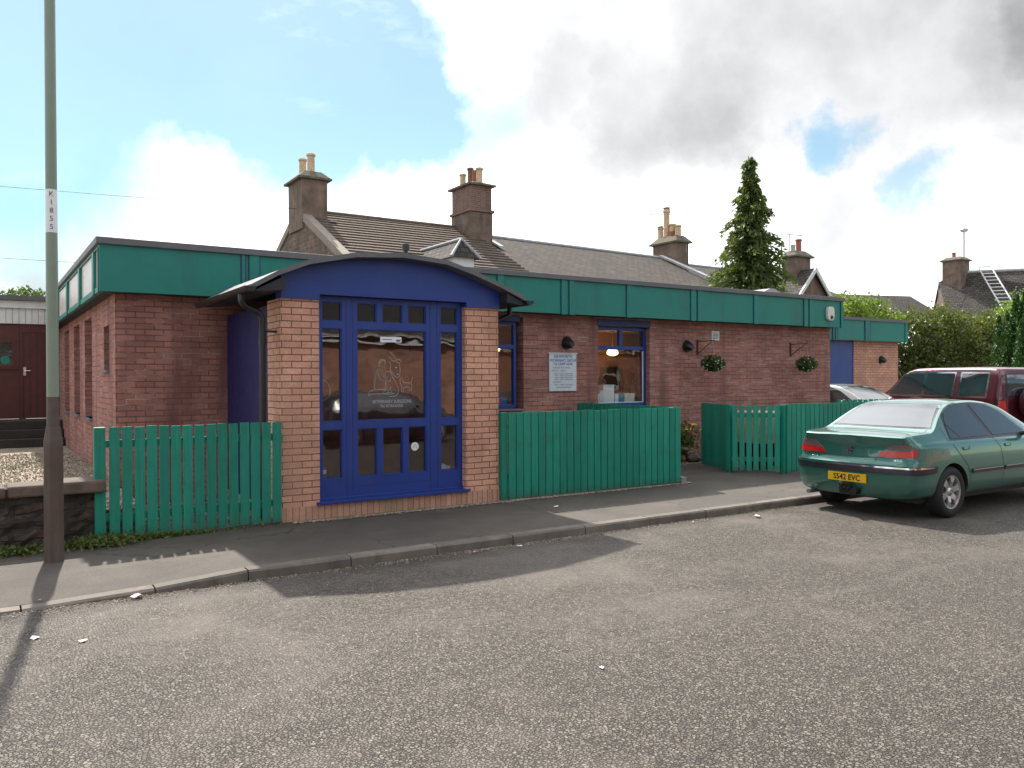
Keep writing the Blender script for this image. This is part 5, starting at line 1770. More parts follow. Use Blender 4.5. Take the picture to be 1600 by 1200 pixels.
def cypress_pts(n):
    out = []
    for k in range(46):
        ang = rnd.uniform(0, 6.28); rr = rnd.uniform(.2, 1.45)
        cx, cy = 31.6+rr*math.cos(ang)*1.25, 13.9+rr*math.sin(ang)*.8
        hh = 4.9-rr*.75+rnd.uniform(-.5, .25)
        m__ = n//46
        z = RN.uniform(.1, 1, m__)
        w__ = .34*(1-z**3)+.03
        a_ = RN.uniform(0, 6.28, m__)
        out.append(np.stack([cx+w__*np.cos(a_)*RN.uniform(.5, 1, m__), cy+w__*np.sin(a_)*RN.uniform(.5, 1, m__), z*hh], 1))
    return np.concatenate(out)


tree('cypress', 'dense dark green cypress at the right edge beyond the maroon vehicle', 31.6, 13.9, 4.4, .14, cypress_pts, 60000, 'leaf_cypress', .06, .42, (0, 0, 1.1), limbs=4)
tree('garden_tree', 'small leafy top showing over the shed roof by the lamp post', 1.0, 27.0, 3.3, .1,
     lambda n: lobes([((1.1, 27, 3.9), (.6, .5, .32))], n, .05), 1200, 'leaf_dark', .05, limbs=2)

# overhead wires
for (p0, p1, lab) in [((.5-26, 30, 7.6), (9.0, 27.0, 7.35), 'upper thin overhead wire running to the cottage chimney'), ((-26, 30, 5.9), (10, 28, 5.3), 'lower thin overhead wire above the flat roof')]:
    mb = MB(); P_ = []
    for k in range(13):
        f_ = k/12; P_.append((p0[0]+(p1[0]-p0[0])*f_, p0[1]+(p1[1]-p0[1])*f_, p0[2]+(p1[2]-p0[2])*f_-1.2*f_*(1-f_)))
    mb.tube(P_, .008, 5)
    o = mb.build('overhead_wire', 'black_plastic', origin=p0); tag(o, lab, 'wire', 'overhead wires at the left')
# ================================================================== VEHICLES
def interp(tab, x):
    if x <= tab[0][0]: return tab[0][1]
    for i in range(len(tab)-1):
        if x <= tab[i+1][0]:
            f_ = (x-tab[i][0])/(tab[i+1][0]-tab[i][0])
            return tab[i][1]*(1-f_)+tab[i+1][1]*f_
    return tab[-1][1]


def smooth_tab(tab, n=6):
    xs_ = [q[0] for q in tab]; ys_ = [q[1] for q in tab]
    out = []
    for i in range(len(tab)-1):
        h_ = xs_[i+1]-xs_[i]
        def sl_(j):
            if j <= 0 or j >= len(tab)-1: return 0 if j == 0 else (ys_[-1]-ys_[-2])/(xs_[-1]-xs_[-2])
            a_ = (ys_[j]-ys_[j-1])/(xs_[j]-xs_[j-1]); b_ = (ys_[j+1]-ys_[j])/(xs_[j+1]-xs_[j])
            return 0 if a_*b_ <= 0 else 2*a_*b_/(a_+b_)
        m0, m1 = sl_(i), sl_(i+1)
        if i == 0: m0 = (ys_[1]-ys_[0])/h_
        for k in range(n):
            t_ = k/n
            out.append((xs_[i]+h_*t_, (2*t_**3-3*t_**2+1)*ys_[i]+(t_**3-2*t_**2+t_)*h_*m0+(-2*t_**3+3*t_**2)*ys_[i+1]+(t_**3-t_**2)*h_*m1))
    out.append(tab[-1])
    return out


class Car:
    """x runs from the rear bumper (0) to the nose (L), y lateral, z up from the road."""
    def __init__(s, L, zt, zb, w, wr, zroof, zbelt, rear, front, bow=.07, zbot=.2, tumble=.93, rc=.045, bowf=.12):
        s.__dict__.update(L=L, zt=smooth_tab(zt), zb=smooth_tab(zb), w=smooth_tab(w), wr=wr, zroof=zroof, zbelt=zbelt, rear=rear, front=front, bow=bow, zbot=zbot, tumble=tumble, rc=rc, bowf=bowf)
        s.ylist = []
        NX = 110
        xs_ = sorted(set([L*i/NX for i in range(NX+1)]+[.01, .03, .06, .1, L-.01, L-.03, L-.06, L-.1]))
        s.V = []; s.Fc = []
        rings = []
        for x in xs_:
            sec = s.section(x)
            ring = []
            nS = len(sec)
            for (y, z) in sec: ring.append(s.warp(x, y, z))
            for (y, z) in sec[-2:0:-1]: ring.append(s.warp(x, -y, z))
            rings.append(ring)
        n = len(rings[0])
        for r_ in rings: s.V.extend(r_)
        for i in range(len(rings)-1):
            for k in range(n):
                k2 = (k+1) % n
                s.Fc.append((i*n+k, (i+1)*n+k, (i+1)*n+k2, i*n+k2))
        # end caps in horizontal strips
        for (bi, x, flip) in ((0, xs_[0], False), ((len(rings)-1)*n, xs_[-1], True)):
            sec = s.section(x); nS = len(sec); M = 8
            rows = []
            for j in range(nS):
                y, z = sec[j]
                row = []
                if j in (0, nS-1): rows.append([bi+j]); continue
                for k in range(M+1):
                    t_ = 1-2*k/M
                    if k == 0: row.append(bi+j)
                    elif k == M: row.append(bi+(n-j))
                    else:
                        s.V.append(s.warp(x, y*t_, z)); row.append(len(s.V)-1)
                rows.append(row)
            for j in range(nS-1):
                a_, b_ = rows[j], rows[j+1]
                if len(a_) == 1:
                    for k in range(M):
                        q = (a_[0], b_[k], b_[k+1]); s.Fc.append(q if not flip else q[::-1])
                elif len(b_) == 1:
                    for k in range(M):
                        q = (a_[k], b_[0], a_[k+1]); s.Fc.append(q if not flip else q[::-1])
                else:
                    for k in range(M):
                        q = (a_[k], b_[k], b_[k+1], a_[k+1]); s.Fc.append(q if not flip else q[::-1])
        bm = bmesh.new()
        vs_ = [bm.verts.new(q) for q in s.V]
        for f_ in s.Fc:
            try: bm.faces.new([vs_[i] for i in f_])
            except ValueError: pass
        bmesh.ops.remove_doubles(bm, verts=bm.verts, dist=1e-5)
        bmesh.ops.recalc_face_normals(bm, faces=bm.faces)
        s.bm = bm
        s.bvh = BVHTree.FromBMesh(bm)

    def warp(s, x, y, z):
        f_ = max(0, 1-x/.7)**2; g_ = max(0, 1-(s.L-x)/.9)**2
        wv = interp(s.w, x) or 1
        return (x+f_*(interp(s.rear, z)+s.bow*(abs(y)/.8)**2.4)-g_*(interp(s.front, z)+s.bowf*(abs(y)/.8)**2.2), y, z)

    def section(s, x):
        Wd = interp(s.w, x); ZT = interp(s.zt, x); ZB = min(interp(s.zb, x), ZT-.055)
        yb = Wd*s.tumble
        k = max(0, min(1, (ZT-ZB)/(s.zroof-s.zbelt)))
        k2 = max(0, min(1, (k-.08)/.92))
        yc = yb*.965*(1-k2)+(s.wr)*k2
        g_ = [(0, s.zbot), (.7*Wd, s.zbot), (.92*Wd, s.zbot+.015), (.97*Wd, s.zbot+.08), (.99*Wd, max(.40, s.zbot+.13)), (Wd, .55), (.995*Wd, .66), (.985*Wd, .66+(ZB-.66)*.5), (.965*Wd, ZB-.03), (yb, ZB)]
        rc_ = s.rc*(.35+.65*k)
        g_ += [(yb+(yc-yb)*.33, ZB+(ZT-rc_-ZB)*.33), (yb+(yc-yb)*.7, ZB+(ZT-rc_-ZB)*.7), (yc, ZT-rc_), (yc-rc_*.55, ZT-rc_*.32), (yc-.13*1, ZT-.014), (yc*.5, ZT-.003), (0, ZT)]
        # light rounding by chaikin on selected part
        out = [g_[0]]
        for i in range(1, len(g_)-1):
            p0, p1, p2 = g_[i-1], g_[i], g_[i+1]
            out.append((p1[0]*.75+p0[0]*.25, p1[1]*.75+p0[1]*.25))
            out.append((p1[0]*.75+p2[0]*.25, p1[1]*.75+p2[1]*.25))
        out.append(g_[-1])
        return out

    def mesh(s, paint, par, arches, black='rubber'):
        me = bpy.data.meshes.new('body'); s.bm.to_mesh(me)
        me.materials.append(MATS[paint]); me.materials.append(MATS[black])
        for pl in me.polygons: pl.use_smooth = True
        me.set_sharp_from_angle(angle=R(38))
        o = bpy.data.objects.new('body', me); col.objects.link(o); o.parent = par
        # cut the wheel arches into the body mesh itself
        cut = MB()
        for (x, z, rr) in arches:
            for sgn in (-1, 1):
                ya, yb = (-1.1, -.60) if sgn < 0 else (.60, 1.1)
                prof = [(x+rr*math.cos(R(q)), z+rr*math.sin(R(q))) for q in range(0, 360, 10)]
                cut.prism([(px, ya, pz) for px, pz in prof], (0, yb-ya, 0), 1)
        c_ = cut.build('cut', [paint, black], None)
        md = o.modifiers.new('b', 'BOOLEAN'); md.operation = 'DIFFERENCE'; md.solver = 'EXACT'; md.object = c_
        c_.parent = par
        bpy.context.view_layer.update()
        dg = bpy.context.evaluated_depsgraph_get()
        me2 = bpy.data.meshes.new_from_object(o.evaluated_get(dg))
        o.modifiers.clear(); o.data = me2; me2.name = 'body'
        bpy.data.objects.remove(c_)
        return o

    def cast(s, view, a_, b_):
        if view == 'rear': o, d = Vector((-2, a_, b_)), Vector((1, 0, 0))
        elif view == 'front': o, d = Vector((s.L+2, a_, b_)), Vector((-1, 0, 0))
        elif view == 'side': o, d = Vector((a_, -3, b_)), Vector((0, 1, 0))
        elif view == 'far': o, d = Vector((a_, 3, b_)), Vector((0, -1, 0))
        else: o, d = Vector((a_, b_, 4)), Vector((0, 0, -1))
        h, nn, _, _ = s.bvh.ray_cast(o, d)
        if h is None: return None
        if nn.dot(d) > 0: nn = -nn
        return h, nn, d

    def panel(s, name, mt, par, view, outline, off=.004, thick=.006, grid=.05, smooth=True, mi=0, mb=None):
        n = len(outline)
        pts = []
        for i in range(n):
            a_, b_ = Vector(outline[i]), Vector(outline[(i+1) % n])
            m__ = max(1, int((b_-a_).length/grid))
            for k in range(m__): pts.append(a_.lerp(b_, k/m__))
        nb_ = len(pts)
        us = [q[0] for q in outline]; vs_ = [q[1] for q in outline]
        gx_ = np.arange(min(us)+grid/2, max(us), grid); gy_ = np.arange(min(vs_)+grid/2, max(vs_), grid)
        ins = []
        for gx in gx_:
            for gy in gy_:
                c = False
                for i in range(n):
                    (x1, y1), (x2, y2) = outline[i], outline[(i+1) % n]
                    if (y1 > gy) != (y2 > gy) and gx < (x2-x1)*(gy-y1)/(y2-y1)+x1: c = not c
                if c and min((Vector((gx, gy))-q).length for q in pts) > grid*.4: ins.append(Vector((gx, gy)))
        r_ = geometry.delaunay_2d_cdt([q.copy() for q in pts]+ins, [(i, (i+1) % nb_) for i in range(nb_)], [], 1, 1e-5)
        V2, E2, F2 = r_[0], r_[1], r_[2]
        top, bot = [], []
        last = None
        for q in V2:
            h = s.cast(view, q[0], q[1])
            if h is None: h = last or (Vector((0, 0, 0)), Vector((0, -1, 0)), Vector((1, 0, 0)))
            last = h
            p_, nn, d = h
            top.append(p_+nn*off); bot.append(p_+nn*(off-thick))
        out = mb or MB()
        b = len(out.v)
        out.v.extend([tuple(q) for q in top]); out.v.extend([tuple(q) for q in bot])
        m__ = len(top)
        # orientation
        cnt = {}
        for f_ in F2:
            a_, b_, c_ = [Vector(top[i]) for i in f_[:3]]
            nn = (b_-a_).cross(c_-a_)
            dd = {'rear': Vector((-1, 0, 0)), 'front': Vector((1, 0, 0)), 'side': Vector((0, -1, 0)), 'far': Vector((0, 1, 0)), 'top': Vector((0, 0, 1))}[view]
            f2 = tuple(f_) if nn.dot(dd) > 0 else tuple(f_[::-1])
            out.f.append(tuple(b+i for i in f2)); out.mi.append(mi)
            for i in range(len(f2)):
                e = (f2[i], f2[(i+1) % len(f2)]); cnt[e] = 1
        for e in cnt:
            if (e[1], e[0]) not in cnt:
                out.f.append((b+e[1], b+e[0], b+m__+e[0], b+m__+e[1])); out.mi.append(mi)
        if mb is not None: return None
        return out.build(name, mt, par, local=True, smooth=smooth, sharp=50)

    def line(s, mb, view, pts, wd=.006, off=.0025):
        # a shut line : a thin dark strip following the surface
        for i in range(len(pts)-1):
            a_, b_ = Vector(pts[i]), Vector(pts[i+1])
            m__ = max(1, int((b_-a_).length/.06))
            for k in range(m__):
                p0, p1 = a_.lerp(b_, k/m__), a_.lerp(b_, (k+1)/m__)
                d = (p1-p0).normalized(); nn = Vector((-d.y, d.x))*wd/2
                q = [p0+nn, p1+nn, p1-nn, p0-nn]
                hs = [s.cast(view, v_.x, v_.y) for v_ in q]
                if any(h is None for h in hs): continue
                mb.face([h[0]+h[1]*off for h in hs])

    def text(s, mb, view, body, size, cx, cz, off=.006, sx=1.0, mi=0, **kw):
        V, Fc = textmesh(body, size, **kw)
        b = len(mb.v)
        for x, y, _ in V:
            u = cx-x*sx if view == 'rear' else cx+x*sx
            h = s.cast(view, u, cz+y)
            mb.v.append(tuple(h[0]+h[1]*off))
        for f_ in Fc: mb.f.append(tuple(b+i for i in f_)); mb.mi.append(mi)


def wheel(par, x, y, z, rr, rim, sgn, spokes=6, wd=.2, tread='rubber'):
    # sgn -1 : outer face towards -y
    o0 = y
    T = MB()
    prof = [(rim*.98, .02), (rim, .0), (rr*.80, -.012*1), (rr*.93, .0), (rr*.985, .02), (rr, .05), (rr, wd-.05), (rr*.985, wd-.02), (rr*.93, wd), (rim, wd-.01), (rim*.98, wd-.03)]
    prof = [(a_, o0-sgn*b_) for a_, b_ in prof]
    T.lathe(prof if sgn > 0 else prof, (x, 0, z), axis='y', seg=36)
    w_ = T.build('wheel', tread, par, local=True, smooth=True, sharp=50)
    Rm = MB()
    def yy(v_): return o0-sgn*v_
    Rm.lathe([(rim*1.0, yy(.012)), (rim*.99, yy(.004)), (rim*.93, yy(.006)), (rim*.90, yy(.03)), (rim*.88, yy(.14))], (x, 0, z), axis='y', seg=36)
    for k in range(spokes):
        an = 2*math.pi*k/spokes+.3
        ca_, sa_ = math.cos(an), math.sin(an)
        def P(rad, tt, dep): return (x+ca_*rad-sa_*tt, yy(dep), z+sa_*rad+ca_*tt)
        for (r0, r1, w0, w1, d0, d1) in ((rim*.18, rim*.6, rim*.20, rim*.15, .030, .012), (rim*.6, rim*.94, rim*.15, rim*.27, .012, .014)):
            q = [P(r0, -w0, d0), P(r1, -w1, d1), P(r1, w1, d1), P(r0, w0, d0)]
            qb = [P(r0, -w0, d0+.03), P(r1, -w1, d1+.03), P(r1, w1, d1+.03), P(r0, w0, d0+.03)]
            Rm.face(q); Rm.face([q[0], q[1], qb[1], qb[0]]); Rm.face([q[3], q[2], qb[2], qb[3]])
    Rm.lathe([(0, yy(.008)), (rim*.16, yy(.008)), (rim*.22, yy(.018)), (rim*.3, yy(.034)), (rim*.3, yy(.07))], (x, 0, z), axis='y', seg=24)
    Rm.build('rim', 'alloy', w_, local=True, smooth=True, sharp=30)
    D_ = MB().lathe([(0, yy(.055)), (rim*.88, yy(.055))], (x, 0, z), axis='y', seg=24)
    for k in range(5):
        an = 2*math.pi*k/5; D_.lathe([(0, yy(.006)), (.009, yy(.006)), (.009, yy(.02))], (x+rim*.20*math.cos(an)*.6, 0, z+rim*.2*math.sin(an)*.6), axis='y', seg=6)
    D_.build('brake_disc', 'brake_dark', w_, local=True)
    return w_


# ---- green saloon
CAR_X, CAR_Y, CAR_Z = 8.97, 6.14, -.103
K = Car(4.56,
        zt=[(0, .985), (.06, 1.005), (.30, 1.02), (.54, 1.03), (.61, 1.045), (.88, 1.205), (1.12, 1.33), (1.27, 1.372), (1.5, 1.396), (1.8, 1.405), (2.1, 1.385), (2.4, 1.325), (2.75, 1.15), (3.08, .985), (3.6, .90), (4.3, .80), (4.50, .72), (4.56, .66)],
        zb=[(0, .90), (.6, .925), (1.4, .925), (2.8, .90), (3.3, .88), (4.56, .58)],
        w=[(0, .765), (.04, .80), (.12, .83), (.30, .855), (.8, .875), (2.2, .883), (3.4, .875), (4.1, .83), (4.45, .76), (4.56, .68)],
        wr=.565, zroof=1.405, zbelt=.925,
        rear=[(.2, .10), (.28, .05), (.36, .012), (.46, .0), (.62, .0), (.66, .012), (.675, .055), (.72, .062), (.86, .072), (.96, .045), (.985, .035), (1.02, .06)],
        front=[(.2, .1), (.35, .0), (.55, 0), (.6, .05), (.8, .15)], bow=.10, zbot=.245)
Sal = thing('parked_saloon', (CAR_X, CAR_Y, CAR_Z), 'dark green saloon car with tow bar and yellow number plate, parked by the kerb', 'car')
K.mesh('paint_green', Sal, [(.82, .31, .352), (3.52, .31, .352)])
for x in (.82, 3.52):
    wheel(Sal, x, -.855, .31, .31, .205, -1)
    wheel(Sal, x, .83, .31, .31, .205, 1)
MB().box(.35, 4.2, -.70, .70, .19, .30).build('underside', 'brake_dark', Sal, local=True)
# side glass (near side)
rq = [(.875, .945), (.915, 1.06), (.98, 1.19), (1.06, 1.27), (1.18, 1.312), (1.42, 1.337), (1.60, 1.342), (1.76, .955)]
fd = [(1.70, 1.342), (1.88, 1.340), (2.10, 1.315), (2.33, 1.235), (2.66, 1.01), (2.67, .955), (1.87, .955)]
for view in ('side', 'far'):
    trim = MB()
    K.panel('', '', None, view, [(.855, .925), (.895, 1.07), (.95, 1.21), (1.04, 1.292), (1.17, 1.334), (1.50, 1.360), (1.88, 1.360), (2.12, 1.334), (2.37, 1.245), (2.73, .99), (2.75, .925)], off=.0025, mb=trim)
    trim.build('window_trim', 'bumper_strip', Sal, local=True, smooth=True)
    K.panel('side_window', 'car_glass', Sal, view, rq, off=.006)
    K.panel('side_window', 'car_glass', Sal, view, fd, off=.006)
mb = MB(); K.line(mb, 'side', [(.93, 1.12), (1.10, .955)], .018, .0085); mb.build('quarter_bar', 'bumper_strip', Sal, local=True)
# rear screen
mb = MB(); K.panel('', '', None, 'rear', [(-.685, 1.062), (.685, 1.062), (.66, 1.10), (.535, 1.335), (.50, 1.350), (-.50, 1.350), (-.535, 1.335), (-.66, 1.10)], off=.002, mb=mb); mb.build('screen_seal', 'bumper_strip', Sal, local=True, smooth=True)
K.panel('rear_window', 'car_glass', Sal, 'rear', [(-.660, 1.075), (.660, 1.075), (.635, 1.115), (.505, 1.325), (.47, 1.336), (-.47, 1.336), (-.505, 1.325), (-.635, 1.115)], off=.0055, grid=.04)
# windscreen
K.panel('windscreen', 'car_glass', Sal, 'front', [(-.70, .995), (.70, .995), (.54, 1.35), (-.54, 1.35)], off=.005)
# doors, boot shut lines
mb = MB()
for view in ('side', 'far'):
    K.line(mb, view, [(.83, 1.25), (.79, 1.08), (.81, .93), (.92, .82), (1.14, .62), (1.21, .47), (1.19, .27)], .007)
    K.line(mb, view, [(1.82, .93), (1.95, .80), (1.99, .62), (1.99, .27)], .007)
    K.line(mb, view, [(2.78, .93), (2.98, .80), (3.02, .27)], .007)
K.line(mb, 'rear', [(-.66, .985), (-.665, .86), (-.60, .725)], .006)
K.line(mb, 'rear', [(.66, .985), (.665, .86), (.60, .725)], .006)
K.line(mb, 'rear', [(-.34, .725), (-.34, .68)], .005); K.line(mb, 'rear', [(-.60, .728), (.60, .728)], .004)
K.line(mb, 'top', [(.05, -.655), (.65, -.64)], .006); K.line(mb, 'top', [(.05, .655), (.65, .64)], .006)
mb.build('shut_lines', 'brake_dark', Sal, local=True)
# bumper strip and mouldings
mb = MB()
K.panel('', '', None, 'rear', [(-.80, .545), (.80, .545), (.80, .635), (-.80, .635)], off=.016, thick=.02, mb=mb, grid=.06)
for view in ('side', 'far'):
    K.panel('', '', None, view, [(.085, .545), (.40, .555), (.475, .575), (.475, .64), (.40, .638), (.085, .635)], off=.016, thick=.02, mb=mb, grid=.05)
mb.build('bumper_strip', 'bumper_strip', Sal, local=True, smooth=True)
mb = MB()
K.panel('', '', None, 'rear', [(-.80, .612), (.80, .612), (.80, .632), (-.80, .632)], off=.021, thick=.008, mb=mb, grid=.06)
for view in ('side', 'far'):
    K.panel('', '', None, view, [(.09, .612), (.40, .618), (.40, .634), (.09, .632)], off=.021, thick=.008, mb=mb, grid=.05)
    K.panel('', '', None, view, [(1.25, .548), (1.96, .553), (1.96, .567), (1.25, .562)], off=.022, thick=.008, mb=mb)
    K.panel('', '', None, view, [(2.02, .553), (2.98, .560), (2.98, .574), (2.02, .567)], off=.022, thick=.008, mb=mb)
mb.build('bright_strip', 'chrome', Sal, local=True, smooth=True)
for (a_, b_) in ((1.23, 1.97), (2.01, 3.0)):
    K.panel('door_moulding', 'bumper_strip', Sal, 'side', [(a_, .515), (b_, .520), (b_, .572), (a_, .566)], off=.018, thick=.02)
# lights
for s_ in (-1, 1):
    o_ = [(s_*.355, .742), (s_*.40, .80), (s_*.50, .862), (s_*.62, .888), (s_*.735, .888), (s_*.762, .87), (s_*.765, .77), (s_*.755, .742)]
    tl = K.panel('tail_light', ['tail_red'], Sal, 'rear', [(u, v_) for u, v_ in o_], off=.010, thick=.014, grid=.035)
    up_ = [(s_*.405, .803), (s_*.50, .860), (s_*.62, .886), (s_*.732, .886), (s_*.76, .868), (s_*.763, .822), (s_*.60, .812)]
    K.panel('smoked_lens', ['tail_smoke'], tl, 'rear', up_, off=.012, thick=.002, grid=.035)
    view = 'side' if s_ < 0 else 'far'
    K.panel('wrap_lens', ['tail_red'], tl, view, [(.10, .745), (.175, .757), (.195, .80), (.20, .825), (.10, .825)], off=.009, thick=.012, grid=.03)
    K.panel('wrap_lens', ['tail_smoke'], tl, view, [(.10, .826), (.20, .826), (.195, .86), (.17, .883), (.10, .886)], off=.009, thick=.012, grid=.03)
    K.panel('headlight', ['white_plastic'], Sal, 'front', [(s_*.40, .60), (s_*.64, .60), (s_*.64, .70), (s_*.44, .70)], off=.006)
# number plate
pl_ = MB().box(-.012, .0, -.262, .262, .415, .520).build('number_plate', 'number_yellow', Sal, local=True)
V, Fc = textmesh('S542 EVC', .100, bold=True)
for dx_ in (0,): pass
mb = MB(); mb.v = [(-.0135, -x*.92, .4625+y*.95) for x, y, _ in V]; mb.f = [tuple(f_) for f_ in Fc]; mb.mi = [0]*len(Fc)
mb.build('plate_lettering', 'number_black', pl_, local=True)
# tow bar
tb = MB().box(-.03, .30, -.05, .05, .27, .36).box(-.05, -.02, -.075, .075, .27, .385).tube([(-.05, 0, .33), (-.11, 0, .33), (-.12, 0, .37)], .02, 8).lathe([(0, .035), (.018, .032), (.030, .018), (.034, 0), (.03, -.02), (0, -.03)], (-.12, 0, .395), seg=14).tube([(-.05, -.12, .31), (.1, -.12, .31)], .045, 12).tube([(-.055, .045, .33), (-.08, .045, .33)], .02, 8).tube([(-.055, -.045, .33), (-.08, -.045, .33)], .02, 8)
tb.build('tow_bar', 'black_plastic', Sal, local=True, smooth=True, sharp=40)
MB().tube([(.02, .58, .225), (.3, .58, .225)], .028, 12).build('exhaust', 'metal_grey', Sal, local=True, smooth=True)
# badge, lettering
mb = MB()
K.panel('', '', None, 'rear', [(0, .755), (-.03, .775), (-.036, .835), (0, .845), (.036, .835), (.03, .775)], off=.008, thick=.008, mb=mb, grid=.02)
bd = mb.build('badge', 'bumper_strip', Sal, local=True)
mb = MB()
lion = [[(.012, .77), (.006, .785), (.014, .80), (.004, .815), (.012, .828), (-.004, .834)], [(.004, .815), (.024, .822)], [(.006, .80), (.022, .806)], [(.006, .785), (-.014, .772)], [(-.004, .80), (-.02, .81), (-.022, .825), (-.012, .832)]]
for q in lion: K.line(mb, 'rear', q, .008, .0095)
K.line(mb, 'rear', [(-.036, .835), (0, .845), (.036, .835), (.03, .775), (0, .755), (-.03, .775), (-.036, .835)], .005, .0095)
mb.build('badge_emblem', 'chrome', bd, local=True)
mb = MB(); K.text(mb, 'rear', 'PEUGEOT', .050, .56, .703, off=.006, sx=1.2, bold=True); K.text(mb, 'rear', '406', .050, -.60, .703, off=.006, sx=1.3, bold=True)
mb.build('boot_lettering', 'chrome', Sal, local=True)
# handles, mirror, filler
for hx in (1.06, 2.06):
    mb = MB(); K.panel('', '', None, 'side', [(hx, .800), (hx+.15, .805), (hx+.15, .845), (hx, .84)], off=.003, mb=mb)
    h_ = mb.build('door_handle', 'black_plastic', Sal, local=True)
    K.panel('handle_flap', 'paint_green', h_, 'side', [(hx+.0, .812), (hx+.105, .815), (hx+.105, .842), (hx, .84)], off=.014, thick=.01)
mb = MB()
mb.lathe([(0, -.02), (.05, -.01), (.07, .03), (.072, .09)], (2.58, -.96, .99), axis='x', seg=16)
o_ = mb.build('door_mirror', 'paint_green', Sal, local=True, smooth=True)
MB().tube([(2.64, -.80, .95), (2.65, -.92, .97)], .03, 8).lathe([(0, .0), (.066, .0), (.074, .01)], (2.56, -.96, .99), axis='x', seg=16).build('mirror_base', 'black_plastic', o_, local=True, smooth=True)
mb = MB(); c_ = [(.66+.075*math.cos(R(q)), .83+.075*math.sin(R(q))) for q in range(0, 361, 30)]; K.line(mb, 'far', c_, .005); mb.build('filler_flap', 'brake_dark', Sal, local=True)
MB().box(1.3, 2.6, -.5, .5, .45, .80).build('seats', 'dark_cloth', Sal, local=True)

# ---- silver hatchback (mostly hidden behind the fence)
K2 = Car(3.9,
         zt=[(0, .95), (.05, 1.0), (.25, 1.20), (.5, 1.36), (.9, 1.43), (1.6, 1.44), (2.1, 1.40), (2.45, 1.28), (3.05, .98), (3.3, .92), (3.75, .80), (3.9, .70)],
         zb=[(0, .90), (1.5, .93), (3.0, .90), (3.9, .60)],
         w=[(0, .72), (.1, .79), (.5, .83), (2, .84), (3.2, .82), (3.7, .76), (3.9, .62)],
         wr=.55, zroof=1.44, zbelt=.93, rear=[(.2, .06), (.35, 0), (.6, 0), (.65, .04), (1.0, .06)], front=[(.2, .1), (.35, 0), (.55, 0), (.8, .15)], bow=.08, zbot=.2, rc=.05)
Hb = thing('parked_hatchback', (17.75, 14.15, -.0), 'silver hatchback parked behind the fence with its windscreen facing the street', 'car', None, R(-90))
K2.mesh('paint_silver', Hb, [(.65, .29, .33), (3.1, .29, .33)])
for x in (.65, 3.1):
    wheel(Hb, x, -.82, .29, .29, .19, -1); wheel(Hb, x, .82, .29, .29, .19, 1)
for view in ('side', 'far'):
    K2.panel('side_window', 'car_glass', Hb, view, [(.45, 1.0), (.62, 1.25), (.85, 1.36), (1.35, 1.37), (1.35, .97)], off=.004)
    K2.panel('side_window', 'car_glass', Hb, view, [(1.45, .97), (1.45, 1.375), (1.95, 1.355), (2.25, 1.26), (2.72, .99)], off=.004)
K2.panel('windscreen', 'car_glass', Hb, 'front', [(-.68, 1.0), (.68, 1.0), (.66, 1.04), (.53, 1.385), (-.53, 1.385), (-.66, 1.04)], off=.004)
K2.panel('rear_window', 'car_glass', Hb, 'rear', [(-.6, 1.03), (.6, 1.03), (.5, 1.3), (-.5, 1.3)], off=.004)
for s_ in (-1, 1):
    K2.panel('headlight', 'white_plastic', Hb, 'front', [(s_*.38, .62), (s_*.6, .62), (s_*.62, .72), (s_*.42, .72)], off=.006)
    MB().lathe([(0, -.02), (.05, -.01), (.07, .03), (.07, .08)], (2.5, s_*.92, 1.0), axis='x', seg=12).build('door_mirror', 'paint_silver', Hb, local=True, smooth=True)
MB().box(3.895, 3.91, -.26, .26, .38, .49).build('number_plate', 'white_plastic', Hb, local=True)

# ---- maroon estate / off-roader
K3 = Car(4.65,
         zt=[(0, 1.66), (.06, 1.74), (.2, 1.79), (1.0, 1.82), (2.4, 1.81), (2.75, 1.74), (3.35, 1.24), (3.55, 1.16), (4.3, 1.08), (4.58, 1.0), (4.65, .9)],
         zb=[(0, 1.10), (1.5, 1.10), (3.3, 1.08), (4.65, .85)],
         w=[(0, .78), (.06, .83), (.2, .86), (2.2, .88), (3.6, .87), (4.4, .83), (4.65, .74)],
         wr=.69, zroof=1.82, zbelt=1.10, rear=[(.3, .03), (.45, 0), (.7, 0), (.72, .06), (1.1, .07), (1.5, .12), (1.8, .20)], front=[(.3, .1), (.5, 0), (.75, 0), (.8, .08), (1.1, .12)], bow=.04, zbot=.34, rc=.08, tumble=.965)
SX, SY = 19.05, 8.55
HDG = math.atan2(.969, .249)
Suv = thing('off_road_car', (SX, SY, 0.0), 'maroon off-roader with chrome window surrounds and rear-mounted spare wheel', 'car', None, HDG)
K3.mesh('paint_maroon', Suv, [(.85, .38, .43), (3.65, .38, .43)])
for x in (.85, 3.65):
    wheel(Suv, x, -.87, .38, .38, .21, -1); wheel(Suv, x, .87, .38, .38, .21, 1)
